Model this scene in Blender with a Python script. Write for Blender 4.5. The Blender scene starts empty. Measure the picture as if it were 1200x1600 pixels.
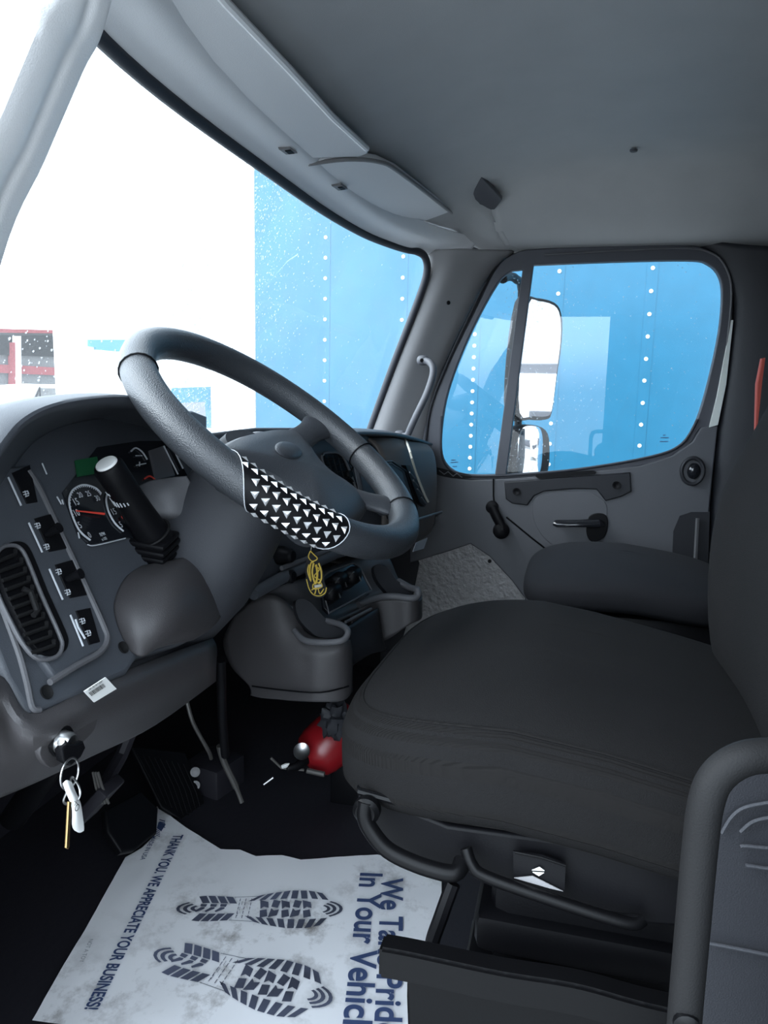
import bpy, bmesh, math, random
from mathutils import Vector, Matrix, noise
random.seed(4)
C = bpy.context.scene.collection
PI = math.pi
# ------------------------------------------------------------------ camera, sky, exposure
CAM = Vector((-0.40, 0.0, 0.95)); FPX = 1180.0
YAW, PITCH, ROLL = map(math.radians, (14.0, 9.3, 1.2))
FW = Vector((math.cos(YAW)*math.cos(PITCH), math.sin(YAW)*math.cos(PITCH), -math.sin(PITCH)))
R0 = FW.cross(Vector((0, 0, 1))).normalized(); U0 = R0.cross(FW)
RT = R0*math.cos(ROLL) + U0*math.sin(ROLL); UP = U0*math.cos(ROLL) - R0*math.sin(ROLL)
cam = bpy.data.cameras.new('camera'); cam.sensor_fit = 'VERTICAL'; cam.sensor_height = 32.0
cam.lens = FPX*32.0/1600.0; cam.clip_start = 0.02; cam.clip_end = 300
camo = bpy.data.objects.new('camera', cam); C.objects.link(camo)
camo.matrix_world = Matrix(((RT.x, UP.x, -FW.x, CAM.x), (RT.y, UP.y, -FW.y, CAM.y), (RT.z, UP.z, -FW.z, CAM.z), (0, 0, 0, 1)))
sc = bpy.context.scene; sc.camera = camo
sc.view_settings.view_transform = 'Standard'; sc.view_settings.look = 'None'
sc.view_settings.gamma = 1.0; sc.view_settings.use_curve_mapping = False
sc.view_settings.exposure = 0.55
world = bpy.data.worlds.new('overcast_sky'); sc.world = world; world.use_nodes = True
wn = world.node_tree.nodes; wl = world.node_tree.links; wn.clear()
wo = wn.new('ShaderNodeOutputWorld'); bg = wn.new('ShaderNodeBackground')
tc = wn.new('ShaderNodeTexCoord'); sep = wn.new('ShaderNodeSeparateXYZ'); ramp = wn.new('ShaderNodeValToRGB')
ramp.color_ramp.elements[0].position = 0.0; ramp.color_ramp.elements[0].color = (0.30, 0.34, 0.38, 1)
ramp.color_ramp.elements[1].position = 0.06; ramp.color_ramp.elements[1].color = (0.76, 0.88, 1.0, 1)
wl.new(tc.outputs['Generated'], sep.inputs[0]); wl.new(sep.outputs['Z'], ramp.inputs[0])
wl.new(ramp.outputs[0], bg.inputs[0]); mr_ = wn.new('ShaderNodeMapRange'); mr_.inputs[1].default_value = -0.7; mr_.inputs[2].default_value = 0.9
mr_.inputs[3].default_value = 1.3; mr_.inputs[4].default_value = 6.5     # overcast is brightest ahead and to the left of the truck
dt = wn.new('ShaderNodeVectorMath'); dt.operation = 'DOT_PRODUCT'; dt.inputs[1].default_value = (-0.62, 0.78, 0.0)
wl.new(tc.outputs['Generated'], dt.inputs[0]); wl.new(dt.outputs['Value'], mr_.inputs[0]); wl.new(mr_.outputs[0], bg.inputs[1]); wl.new(bg.outputs[0], wo.inputs[0])
sun = bpy.data.lights.new('sun', 'SUN'); sun.energy = 1.6; sun.angle = math.radians(35); sun.color = (1.0, 0.98, 0.95)
suno = bpy.data.objects.new('sun', sun); C.objects.link(suno)
suno.rotation_euler = Vector((-0.35, 0.75, 0.75)).to_track_quat('Z', 'Y').to_euler()

# ------------------------------------------------------------------ materials
def s2l(c): return tuple(((v/255.0+0.055)/1.055)**2.4 if v > 10 else v/255.0/12.92 for v in c)
def mat(name, col, rough=0.55, metal=0.0, bump=0.0, scale=400.0, spec=0.5, var=0.0, coat=0.0, kind='noise', emit=None, bd=0.002):
    m = bpy.data.materials.new(name); m.use_nodes = True
    nt = m.node_tree; p = nt.nodes['Principled BSDF']
    p.inputs['Base Color'].default_value = (*col, 1); p.inputs['Roughness'].default_value = rough
    p.inputs['Metallic'].default_value = metal; p.inputs['Specular IOR Level'].default_value = spec
    if coat: p.inputs['Coat Weight'].default_value = coat
    if emit: p.inputs['Emission Color'].default_value = (*emit[0], 1); p.inputs['Emission Strength'].default_value = emit[1]
    t = nt.nodes.new('ShaderNodeTexCoord')
    if kind == 'noise': tx = nt.nodes.new('ShaderNodeTexNoise'); tx.inputs['Scale'].default_value = scale; tx.inputs['Detail'].default_value = 3; out = tx.outputs['Fac']
    elif kind == 'voronoi': tx = nt.nodes.new('ShaderNodeTexVoronoi'); tx.inputs['Scale'].default_value = scale; out = tx.outputs['Distance']
    elif kind == 'wave': tx = nt.nodes.new('ShaderNodeTexWave'); tx.inputs['Scale'].default_value = scale; tx.inputs['Distortion'].default_value = 1.0; out = tx.outputs['Fac']
    nt.links.new(t.outputs['Object'], tx.inputs['Vector'])
    if bump:
        b = nt.nodes.new('ShaderNodeBump'); b.inputs['Strength'].default_value = bump; b.inputs['Distance'].default_value = bd
        nt.links.new(out, b.inputs['Height']); nt.links.new(b.outputs[0], p.inputs['Normal'])
    if var:
        n2 = nt.nodes.new('ShaderNodeTexNoise'); n2.inputs['Scale'].default_value = 9; n2.inputs['Detail'].default_value = 6
        r = nt.nodes.new('ShaderNodeMapRange'); r.inputs[1].default_value = 0.3; r.inputs[2].default_value = 0.7
        r.inputs[3].default_value = 1-var; r.inputs[4].default_value = 1+var
        mx = nt.nodes.new('ShaderNodeVectorMath'); mx.operation = 'SCALE'; mx.inputs[0].default_value = col
        nt.links.new(t.outputs['Object'], n2.inputs['Vector']); nt.links.new(n2.outputs['Fac'], r.inputs[0])
        nt.links.new(r.outputs[0], mx.inputs['Scale']); nt.links.new(mx.outputs[0], p.inputs['Base Color'])
    return m
M = {}
M['headliner'] = mat('headliner_plastic', (0.36, 0.365, 0.37), 0.6, bump=0.15, scale=500, var=0.04)
M['visor'] = mat('visor_plastic', (0.75, 0.76, 0.78), 0.55, bump=0.15, scale=500)
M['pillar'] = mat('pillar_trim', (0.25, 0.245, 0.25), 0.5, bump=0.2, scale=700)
M['pillarglare'] = mat('pillar_trim_glare', (0.80, 0.80, 0.81), 0.5, bump=0.2, scale=700)  # pillar trim with the glare put into its paler colour
M['seal'] = mat('black_rubber_seal', (0.018, 0.02, 0.028), 0.6, bump=0.1)
M['frame'] = mat('door_frame_dark', (0.05, 0.052, 0.064), 0.55, bump=0.1)
M['door'] = mat('door_trim_grey', (0.07, 0.072, 0.082), 0.5, bump=0.25, scale=800)
M['doordark'] = mat('door_trim_charcoal', (0.019, 0.020, 0.024), 0.5, bump=0.2, scale=800, spec=0.25)
M['kick'] = mat('kick_panel_leather_grain', (0.27, 0.26, 0.26), 0.42, bump=1.0, scale=55, spec=0.6, bd=0.01)
M['dash'] = mat('dash_charcoal', (0.052, 0.057, 0.067), 0.48, bump=0.2, scale=900)
M['dashwarm'] = mat('dash_passenger_grey', (0.098, 0.086, 0.080), 0.6, bump=0.2, scale=900, spec=0.3)
M['column'] = mat('column_charcoal', (0.035, 0.037, 0.043), 0.55, bump=0.2, scale=900, spec=0.3)
M['dashtop'] = mat('dash_top_grey', (0.12, 0.13, 0.14), 0.6, bump=0.2, scale=900)
M['dashlow'] = mat('dash_lower_warm_grey', (0.044, 0.041, 0.043), 0.5, bump=0.25, scale=900)
M['dashmid'] = mat('dash_mid_grey', (0.085, 0.085, 0.092), 0.5, bump=0.2, scale=900)
M['black'] = mat('black_plastic', (0.0035, 0.0035, 0.0045), 0.5, spec=0.15, bump=0.1)
M['satin'] = mat('satin_black_metal', (0.003, 0.003, 0.0035), 0.36, spec=0.14, bump=0.05)
M['gloss'] = mat('gloss_black', (0.01, 0.011, 0.014), 0.15, spec=0.6)
M['leather'] = mat('wheel_cover_leather', (0.03, 0.033, 0.038), 0.38, bump=0.3, scale=700, kind='voronoi', spec=0.6)
M['wheelpad'] = mat('wheel_vinyl', (0.035, 0.038, 0.044), 0.4, bump=0.3, scale=500)
M['seat'] = mat('seat_fabric', (0.0095, 0.0092, 0.0095), 0.95, bump=0.5, scale=900, spec=0.1, var=0.08)
M['seatlight'] = mat('seat_fabric_lighter', (0.013, 0.0135, 0.016), 0.9, bump=0.4, scale=900, spec=0.15)  # slightly lighter seat fabric for the passenger cushion
M['seatside'] = mat('seat_side_knit', (0.0095, 0.009, 0.009), 0.95, bump=0.7, scale=130, spec=0.1, kind='wave')
M['floor'] = mat('floor_rubber', (0.013, 0.012, 0.017), 0.6, bump=0.4, scale=60)
M['metal'] = mat('bare_steel', (0.55, 0.55, 0.55), 0.3, metal=1.0)
M['rod'] = mat('painted_rod', (0.10, 0.095, 0.09), 0.4, metal=0.3)
M['brass'] = mat('brass', (0.75, 0.50, 0.22), 0.3, metal=1.0)
M['white'] = mat('white_plastic', (0.80, 0.80, 0.78), 0.5)
M['body'] = mat('white_vehicle_paint', (0.85, 0.86, 0.86), 0.35, spec=0.4)
M['red'] = mat('red_enamel', (0.24, 0.008, 0.012), 0.3, spec=0.5)
M['orange'] = mat('orange_webbing', (0.30, 0.045, 0.03), 0.7, bump=0.4)
M['grey'] = mat('grey_print', (0.35, 0.36, 0.38), 0.6)
M['ink'] = mat('navy_ink', (0.035, 0.06, 0.15), 0.8)
M['inkblack'] = mat('black_ink', (0.02, 0.02, 0.02), 0.8)
M['shoe'] = mat('speckled_print_ink', (0.075, 0.085, 0.13), 0.8, var=0.5)
M['yellow'] = mat('yellow_print', (0.60, 0.42, 0.06), 0.6)
M['stud'] = mat('silver_stud', (0.75, 0.75, 0.76), 0.35, metal=0.6)
M['needle'] = mat('red_needle', (0.7, 0.06, 0.04), 0.5)
M['dial'] = mat('dial_marking', (0.45, 0.47, 0.5), 0.6)
M['lcd'] = mat('green_lcd', (0.006, 0.03, 0.014), 0.4, emit=((0.01, 0.10, 0.04), 0.10), spec=0.2)
M['handle'] = mat('grab_handle_grey', (0.010, 0.010, 0.0105), 0.6, bump=0.2, scale=800, spec=0.12)
M['asphalt'] = mat('pale_concrete_yard', (0.34, 0.34, 0.33), 0.5, bump=0.5, scale=30, var=0.3)
M['brick'] = mat('pale_red_wall', (0.30, 0.05, 0.055), 0.8, var=0.2)
M['concrete'] = mat('grey_render', (0.17, 0.17, 0.17), 0.8, var=0.2)
M['tint'] = mat('blue_tinted_glass', (0.10, 0.32, 0.50), 0.08, spec=0.6)
M['blue'] = mat('blue_trailer_panel', (0.013, 0.11, 0.19), 0.35, spec=0.35, var=0.05, bump=0.05, scale=6)
M['mirror'] = mat('mirror_glass', (0.85, 0.87, 0.9), 0.02, metal=1.0)
M['palebelt'] = mat('pale_body_paint', (0.55, 0.58, 0.55), 0.4)
M['cord'] = mat('cord', (0.5, 0.48, 0.42), 0.7)

def glass_mat(name, tint, refl, film=0.0):
    m = bpy.data.materials.new(name); m.use_nodes = True; nt = m.node_tree; nt.nodes.clear()
    o = nt.nodes.new('ShaderNodeOutputMaterial'); mx = nt.nodes.new('ShaderNodeMixShader')
    t = nt.nodes.new('ShaderNodeBsdfTransparent'); t.inputs[0].default_value = (*tint, 1)
    g = nt.nodes.new('ShaderNodeBsdfGlossy'); g.inputs['Roughness'].default_value = 0.01
    lw = nt.nodes.new('ShaderNodeLayerWeight'); lw.inputs[0].default_value = 0.5      # same from both faces of the pane
    pw = nt.nodes.new('ShaderNodeMath'); pw.operation = 'POWER'; pw.inputs[1].default_value = 5
    mu = nt.nodes.new('ShaderNodeMath'); mu.operation = 'MULTIPLY_ADD'; mu.inputs[1].default_value = 0.9*refl; mu.inputs[2].default_value = 0.06*refl
    nt.links.new(lw.outputs['Facing'], pw.inputs[0]); nt.links.new(pw.outputs[0], mu.inputs[0]); nt.links.new(mu.outputs[0], mx.inputs[0])
    nt.links.new(t.outputs[0], mx.inputs[1]); nt.links.new(g.outputs[0], mx.inputs[2]); nt.links.new(mx.outputs[0], o.inputs[0])
    if film:       # thin dried-rain film on the pane, also standing in for veiling glare
        tl = nt.nodes.new('ShaderNodeBsdfTranslucent'); tl.inputs[0].default_value = (0.9, 0.93, 0.95, 1)
        nz = nt.nodes.new('ShaderNodeTexNoise'); nz.inputs['Scale'].default_value = 6; nz.inputs['Detail'].default_value = 5
        tcn = nt.nodes.new('ShaderNodeTexCoord'); mm = nt.nodes.new('ShaderNodeMapRange'); mm.inputs[3].default_value = film*0.6; mm.inputs[4].default_value = film*1.4
        m2 = nt.nodes.new('ShaderNodeMixShader'); nt.links.new(tcn.outputs['Object'], nz.inputs['Vector']); nt.links.new(nz.outputs['Fac'], mm.inputs[0])
        nt.links.new(mm.outputs[0], m2.inputs[0]); nt.links.new(mx.outputs[0], m2.inputs[1]); nt.links.new(tl.outputs[0], m2.inputs[2]); nt.links.new(m2.outputs[0], o.inputs[0])
    return m
M['glass'] = glass_mat('window_glass', (0.96, 0.98, 0.98), 1.0, 0.012)
M['windscreen'] = glass_mat('windscreen_glass', (0.96, 0.98, 0.98), 0.7, 0.045)
def drop_mat():
    m = bpy.data.materials.new('rain_drop_water'); m.use_nodes = True; nt = m.node_tree; nt.nodes.clear()
    o = nt.nodes.new('ShaderNodeOutputMaterial'); mx = nt.nodes.new('ShaderNodeMixShader'); mx.inputs[0].default_value = 0.45
    m2 = nt.nodes.new('ShaderNodeMixShader'); m2.inputs[0].default_value = 0.45
    t = nt.nodes.new('ShaderNodeBsdfTransparent'); t.inputs[0].default_value = (0.62, 0.66, 0.68, 1)
    g = nt.nodes.new('ShaderNodeBsdfGlass'); g.inputs['Roughness'].default_value = 0.0; g.inputs['IOR'].default_value = 1.33
    tl = nt.nodes.new('ShaderNodeBsdfTranslucent'); tl.inputs[0].default_value = (0.9, 0.93, 0.95, 1)
    nt.links.new(g.outputs[0], m2.inputs[1]); nt.links.new(tl.outputs[0], m2.inputs[2])
    nt.links.new(t.outputs[0], mx.inputs[1]); nt.links.new(m2.outputs[0], mx.inputs[2]); nt.links.new(mx.outputs[0], o.inputs[0]); return m
M['drop'] = drop_mat()
def paper_mat():
    m = mat('printed_floor_paper', (0.88, 0.88, 0.90), 0.75, bump=0.25, scale=14); nt = m.node_tree; p = nt.nodes['Principled BSDF']
    t = nt.nodes.new('ShaderNodeTexCoord')
    n = nt.nodes.new('ShaderNodeTexNoise'); n.inputs['Scale'].default_value = 16; n.inputs['Detail'].default_value = 9; n.inputs['Roughness'].default_value = 0.72
    n2 = nt.nodes.new('ShaderNodeTexNoise'); n2.inputs['Scale'].default_value = 3.2
    r = nt.nodes.new('ShaderNodeValToRGB'); r.color_ramp.elements[0].position = 0.50; r.color_ramp.elements[0].color = (0, 0, 0, 1)
    r.color_ramp.elements[1].position = 0.68; r.color_ramp.elements[1].color = (1, 1, 1, 1)
    r2 = nt.nodes.new('ShaderNodeValToRGB'); r2.color_ramp.elements[0].position = 0.40; r2.color_ramp.elements[1].position = 0.62
    mu = nt.nodes.new('ShaderNodeMath'); mu.operation = 'MULTIPLY'
    mx = nt.nodes.new('ShaderNodeMix'); mx.data_type = 'RGBA'
    mx.inputs[6].default_value = (0.88, 0.88, 0.90, 1); mx.inputs[7].default_value = (0.27, 0.25, 0.24, 1)
    for a in (n, n2): nt.links.new(t.outputs['Object'], a.inputs['Vector'])
    nt.links.new(n.outputs['Fac'], r.inputs[0]); nt.links.new(n2.outputs['Fac'], r2.inputs[0])
    nt.links.new(r.outputs[0], mu.inputs[0]); nt.links.new(r2.outputs[0], mu.inputs[1]); nt.links.new(mu.outputs[0], mx.inputs[0])
    nt.links.new(mx.outputs[2], p.inputs['Base Color']); return m
M['paper'] = paper_mat()

# ------------------------------------------------------------------ helpers
def ray(px, py): return FW + RT*((px-600)/FPX) - UP*((py-800)/FPX)
def on(px, py, o, n):                     # meet the surface of a real plane in the cab
    d = ray(px, py); n = Vector(n); return CAM + d*(((Vector(o)-CAM).dot(n))/d.dot(n))
def X(px, py, v): return on(px, py, (v, 0, 0), (1, 0, 0))
def Y(px, py, v): return on(px, py, (0, v, 0), (0, 1, 0))
def Z(px, py, v): return on(px, py, (0, 0, v), (0, 0, 1))
def cat(p0, p1, p2, p3, t):
    return 0.5*((2*p1) + (p2-p0)*t + (2*p0-5*p1+4*p2-p3)*t*t + (3*p1-p0-3*p2+p3)*t*t*t)
def smooth(pts, n=6, closed=False):
    pts = [Vector(p) for p in pts]; k = len(pts); out = []
    rng = k if closed else k-1
    for i in range(rng):
        if closed: q = [pts[(i+j) % k] for j in (-1, 0, 1, 2)]
        else: q = [pts[max(i-1, 0)], pts[i], pts[i+1], pts[min(i+2, k-1)]]
        for j in range(n): out.append(cat(*q, j/n))
    if not closed: out.append(pts[-1].copy())
    return out
LAST = [None]
def part(name, me, m, parent=None, shade=True, mods=()):
    if isinstance(me, bmesh.types.BMesh):
        b = me; me = bpy.data.meshes.new(name); b.normal_update(); b.to_mesh(me); b.free()
    else: me.name = name
    me.materials.clear(); me.materials.append(M[m] if isinstance(m, str) else m)
    if shade:
        for p in me.polygons: p.use_smooth = True
        try: me.set_sharp_from_angle(angle=math.radians(38))
        except Exception: pass
    o = bpy.data.objects.new(name, me); C.objects.link(o)
    if parent is not None:
        o.parent = parent
        base = Vector((0, 0, 0)); q = parent
        while q is not None: base += q.location; q = q.parent
        o.location = -base
    LAST[0] = o
    return o
def thing(name, label, catg, loc=(0, 0, 0), group=None):
    o = bpy.data.objects.new(name, None); C.objects.link(o); o.location = loc; o.empty_display_size = 0.05
    o['label'] = label; o['category'] = catg
    if group: o['group'] = group
    return o
def tag(o, label, catg, group=None):
    o['label'] = label; o['category'] = catg
    if group: o['group'] = group
    return o
def struct(o): o['kind'] = 'structure'; return o
def lab(o, s): o['label'] = s; return o
def tube_bm(pts, r, seg=12, closed=False, bm=None, caps=True, flat=1.0):
    bm = bm or bmesh.new(); pts = [Vector(p) for p in pts]; k = len(pts)
    rr = r if isinstance(r, (list, tuple)) else [r]*k
    rings = []; prev = None
    for i, p in enumerate(pts):
        a = pts[(i-1) % k] if closed or i > 0 else pts[i]; b = pts[(i+1) % k] if closed or i < k-1 else pts[i]
        t = (b-a).normalized()
        if prev is None: u = t.orthogonal().normalized()
        else: u = (prev - t*prev.dot(t)).normalized()
        prev = u; v = t.cross(u)
        rings.append([bm.verts.new(p + (u*math.cos(2*PI*j/seg) + v*math.sin(2*PI*j/seg)*flat)*rr[i]) for j in range(seg)])
    for i in range(k if closed else k-1):
        A = rings[i]; B = rings[(i+1) % k]
        off = 0
        if closed and i == k-1:
            off = min(range(seg), key=lambda s: (B[s].co-A[0].co).length)
        for j in range(seg): bm.faces.new((A[j], A[(j+1) % seg], B[(j+1+off) % seg], B[(j+off) % seg]))
    if caps and not closed: bm.faces.new(rings[0][::-1]); bm.faces.new(rings[-1])
    return bm
def lathe_bm(o, axis, prof, seg=32, bm=None):     # prof: (distance along axis, radius)
    bm = bm or bmesh.new(); o = Vector(o); ax = Vector(axis).normalized(); u = ax.orthogonal().normalized(); v = ax.cross(u)
    rings = [[bm.verts.new(o + ax*h + (u*math.cos(2*PI*j/seg) + v*math.sin(2*PI*j/seg))*max(r, 1e-4)) for j in range(seg)] for h, r in prof]
    for A, B in zip(rings, rings[1:]):
        for j in range(seg): bm.faces.new((A[j], A[(j+1) % seg], B[(j+1) % seg], B[j]))
    bm.faces.new(rings[0][::-1]); bm.faces.new(rings[-1]); return bm
def box_bm(c, ex, ey, ez, bev=0.0, bm=None, seg=2):   # c centre; ex,ey,ez half-extent vectors
    b2 = bmesh.new(); c = Vector(c); ex, ey, ez = Vector(ex), Vector(ey), Vector(ez)
    vs = [b2.verts.new(c + ex*i + ey*j + ez*k) for i in (-1, 1) for j in (-1, 1) for k in (-1, 1)]
    for f in ((0, 1, 3, 2), (4, 6, 7, 5), (0, 4, 5, 1), (2, 3, 7, 6), (0, 2, 6, 4), (1, 5, 7, 3)): b2.faces.new([vs[i] for i in f])
    bmesh.ops.recalc_face_normals(b2, faces=b2.faces)
    if bev: bmesh.ops.bevel(b2, geom=b2.edges[:], offset=bev, segments=seg, profile=0.5, affect='EDGES')
    if bm is None: return b2
    me = bpy.data.meshes.new('tmp'); b2.to_mesh(me); b2.free(); bm.from_mesh(me); bpy.data.meshes.remove(me); return bm
def abox(lo, hi, bev=0.0, bm=None):
    lo, hi = Vector(lo), Vector(hi); h = (hi-lo)/2
    return box_bm((lo+hi)/2, (h.x, 0, 0), (0, h.y, 0), (0, 0, h.z), bev, bm)
def frame_of(n, up=(0, 0, 1)):
    n = Vector(n).normalized(); upv = Vector(up)
    u = upv.cross(n)
    if u.length < 1e-4: u = Vector((1, 0, 0))
    u.normalize(); return u, n.cross(u), n
def curve_mesh(loops, thick, bev):
    cu = bpy.data.curves.new('tmp', 'CURVE'); cu.dimensions = '2D'; cu.fill_mode = 'BOTH'
    cu.extrude = max(thick/2-bev, 0.0002); cu.bevel_depth = bev; cu.bevel_resolution = 2; cu.offset = -bev if bev else 0
    for lp in loops:
        s = cu.splines.new('POLY'); s.points.add(len(lp)-1); s.use_cyclic_u = True
        for i, q in enumerate(lp): s.points[i].co = (q[0], q[1], 0, 1)
    o = bpy.data.objects.new('tmp', cu); C.objects.link(o)
    dg = bpy.context.evaluated_depsgraph_get(); me = bpy.data.meshes.new_from_object(o.evaluated_get(dg))
    bpy.data.objects.remove(o); bpy.data.curves.remove(cu); return me
def plate(name, pts, n, thick, m, parent=None, holes=(), bev=0.0, sm=0, lift=0.0):
    """outline of 3D points that lie on one plane (n faces the cabin); thickness goes away from n"""
    pts = smooth(pts, sm, True) if sm else [Vector(p) for p in pts]
    hs = [smooth(h, sm or 6, True) for h in holes]
    u, v, n = frame_of(n); o = pts[0]
    lp = [[((p-o).dot(u), (p-o).dot(v)) for p in L] for L in [pts]+hs]
    me = curve_mesh(lp, thick, bev)
    me.transform(Matrix(((u.x, v.x, n.x, o.x), (u.y, v.y, n.y, o.y), (u.z, v.z, n.z, o.z), (0, 0, 0, 1))) @ Matrix.Translation((0, 0, lift-thick/2)))
    return part(name, me, m, parent)
def patch_bm(rows, nu=6, nv=6, bm=None):
    """smooth surface through a grid of points"""
    bm = bm or bmesh.new()
    R1 = [smooth(r, nu) for r in rows]; cols = list(zip(*R1)); C1 = [smooth(c, nv) for c in cols]
    g = [[bm.verts.new(p) for p in c] for c in C1]
    for i in range(len(g)-1):
        for j in range(len(g[0])-1): bm.faces.new((g[i][j], g[i+1][j], g[i+1][j+1], g[i][j+1]))
    return bm
def patch(name, rows, m, parent=None, thick=0.004, nu=6, nv=6, side=0):
    o = part(name, patch_bm(rows, nu, nv), m, parent)
    if thick:
        md = o.modifiers.new('thickness', 'SOLIDIFY'); md.thickness = thick; md.offset = side
    return o
def super_bm(c, h, e1=0.4, e2=0.5, nu=64, nv=28, fn=None):
    bm = bmesh.new(); c = Vector(c)
    sg = lambda a, e: math.copysign(abs(a)**e, a)
    rings = []
    for i in range(1, nv):
        ph = -PI/2 + PI*i/nv
        ring = []
        for j in range(nu):
            th = 2*PI*j/nu
            p = Vector((h[0]*sg(math.cos(ph), e2)*sg(math.cos(th), e1), h[1]*sg(math.cos(ph), e2)*sg(math.sin(th), e1), h[2]*sg(math.sin(ph), e2)))
            if fn: p = fn(p)
            ring.append(bm.verts.new(c+p))
        rings.append(ring)
    for A, B in zip(rings, rings[1:]):
        for j in range(nu): bm.faces.new((A[j], A[(j+1) % nu], B[(j+1) % nu], B[j]))
    bm.faces.new(rings[0][::-1]); bm.faces.new(rings[-1]); return bm
def text_me(s, offset=0.0, ext=0.0003):
    cu = bpy.data.curves.new('tmp', 'FONT'); cu.body = s; cu.size = 1; cu.offset = offset; cu.extrude = 0
    o = bpy.data.objects.new('tmp', cu); C.objects.link(o); dg = bpy.context.evaluated_depsgraph_get()
    me = bpy.data.meshes.new_from_object(o.evaluated_get(dg)); bpy.data.objects.remove(o); bpy.data.curves.remove(cu)
    return me
def text_w(s, offset=0.0):
    me = text_me(s, offset); w = max(v.co.x for v in me.vertices)-min(v.co.x for v in me.vertices); bpy.data.meshes.remove(me); return w
def text(name, s, p0, p1, up, m, parent, partial=None, offset=0.0, hs=1.0):
    """words run from p0 to p1 (the first letters `partial` fill that length); up = direction of letter tops"""
    p0, p1 = Vector(p0), Vector(p1); x = (p1-p0); L = x.length; x.normalize(); up = Vector(up); up = (up - x*up.dot(x)).normalized(); n = x.cross(up)
    sx = L/text_w(partial or s, offset); sy = sx*hs
    me = text_me(s, offset)
    me.transform(Matrix(((x.x*sx, up.x*sy, n.x, p0.x), (x.y*sx, up.y*sy, n.y, p0.y), (x.z*sx, up.z*sy, n.z, p0.z), (0, 0, 0, 1))))
    return part(name, me, m, parent, shade=False)
def disc_bm(c, n, r, h, bm=None, seg=24): return lathe_bm(c, n, [(-h, r), (0, r), (h*0.6, r*0.8)] if h else [(0, r)], seg, bm)

# ------------------------------------------------------------------ outdoors
struct(part('ground_yard', abox((-20, -30, -1.2), (60, 60, -1.1)), 'asphalt', shade=False))
# blue box trailer parked alongside
TX = 4.1
tr = thing('box_trailer', 'big blue panel-sided trailer with rows of white rivets, parked alongside the cab', 'trailer', (4.8, -1.0, -1.1))
part('side_panel', abox((TX, -6.0, -0.35), (TX+0.05, 1.975, 3.2)), 'blue', tr, shade=False)
part('trailer_box', abox((TX+0.05, -6.0, -0.35), (TX+2.5, 2.2, 3.15)), 'body', tr, shade=False)
part('corner_post', abox((TX-0.01, 1.975, -0.35), (TX+0.3, 2.29, 3.25), 0.02), 'body', tr)
lab(LAST[0], 'white front corner post')
rv = bmesh.new(); bmesh.ops.create_uvsphere(rv, u_segments=10, v_segments=6, radius=0.011, matrix=Matrix.Diagonal((0.45, 1, 1, 1)))
rvm = bpy.data.meshes.new('rivet'); rv.to_mesh(rvm); rv.free(); rvm.materials.append(M['white'])
def rivet(y, z, first=[None]):
    o = bpy.data.objects.new('rivet', rvm); C.objects.link(o); o.parent = tr; o.location = Vector((TX-0.003, y, z)) - tr.location
for (px, pys) in ((508, range(371, 700, 32)), (628, [401, 434, 467, 500, 532, 565]), (870, [424, 459, 560, 592, 628, 662, 694, 726]), (1014, [419, 455, 491, 526, 561, 595, 630, 664, 697])):
    y0 = X(px, 500, TX).y
    for py in pys: rivet(y0, X(px, py, TX).z)
ys = X(739, 600, TX).y
for k in range(26): rivet(ys, X(739, 497, TX).z + 0.17 - k*0.0655)
for k in range(12): rivet(ys-1.45, 0.2+k*0.13)
st = bmesh.new()
for yy in (ys, X(508, 500, TX).y, X(628, 500, TX).y, X(870, 500, TX).y, X(1014, 500, TX).y): abox((TX-0.002, yy-0.03, -0.3), (TX, yy+0.03, 3.18), 0, st)
part('panel_seam', st, 'blue', tr, shade=False)
# white box truck ahead of it (front view, over-exposed)
bt = thing('box_truck', 'white box truck with a blue windscreen and dark oval badge, ahead of the steering wheel', 'truck', (5.6, 10.5, -1.1))
def YW(px, py, y=10.0): return Y(px, py, y)
a_ = YW(105, 300); b_ = YW(392, 300)
part('cargo_box', abox((a_.x, 10.3, -0.2), (b_.x+1.0, 10.5, 5.2), 0.03), 'body', bt)
part('cargo_side', abox((19.0, 10.5, -0.2), (b_.x+1.0, 14, 5.15), 0.03), 'body', bt)
part('cab_body', abox((YW(150, 600).x, 9.9, -0.7), (YW(345, 600).x, 10.4, YW(300, 560).z), 0.05), 'body', bt)
bt_ws = [YW(172, 648), YW(200, 625), YW(262, 612), YW(262, 606), YW(338, 604), YW(340, 668), YW(265, 668)]
plate('windscreen', [p + Vector((0, -0.12, 0)) for p in bt_ws], (0, -1, 0), 0.03, 'tint', bt)
plate('grille', [YW(278, 630, 9.85), YW(320, 628, 9.85), YW(322, 655, 9.85), YW(290, 652, 9.85)], (0, -1, 0), 0.03, 'grey', bt)
plate('roof_vent', [YW(140, 531, 10.25), YW(197, 531, 10.25), YW(197, 562, 10.25), YW(150, 562, 10.25), YW(150, 543, 10.25), YW(140, 541, 10.25)], (0, -1, 0), 0.05, 'tint', bt)
plate('roof_strip', [YW(236, 555, 10.25), YW(330, 560, 10.25), YW(330, 567, 10.25), YW(236, 562, 10.25)], (0, -1, 0), 0.05, 'tint', bt)
ring = bmesh.new(); oc = YW(306, 273, 10.28)
tube_bm([oc + Vector((0.22*math.cos(t*PI/20), 0, 0.105*math.sin(t*PI/20)*(1+0.05*(t % 2)))) for t in range(40)], 0.012, 6, closed=True, bm=ring)
part('oval_badge', ring, 'grey', bt)
for i, (p, q) in enumerate((((292, 239), (331, 237)), ((279, 353), (327, 350)))):
    g = bmesh.new(); A = YW(*p, 10.28); B = YW(*q, 10.28)
    tube_bm([A.lerp(B, k/7) + Vector((0, 0, 0.006*(k % 2))) for k in range(8)], 0.006, 5, bm=g)
    part('marker_strip', g, 'grey', bt)
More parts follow.
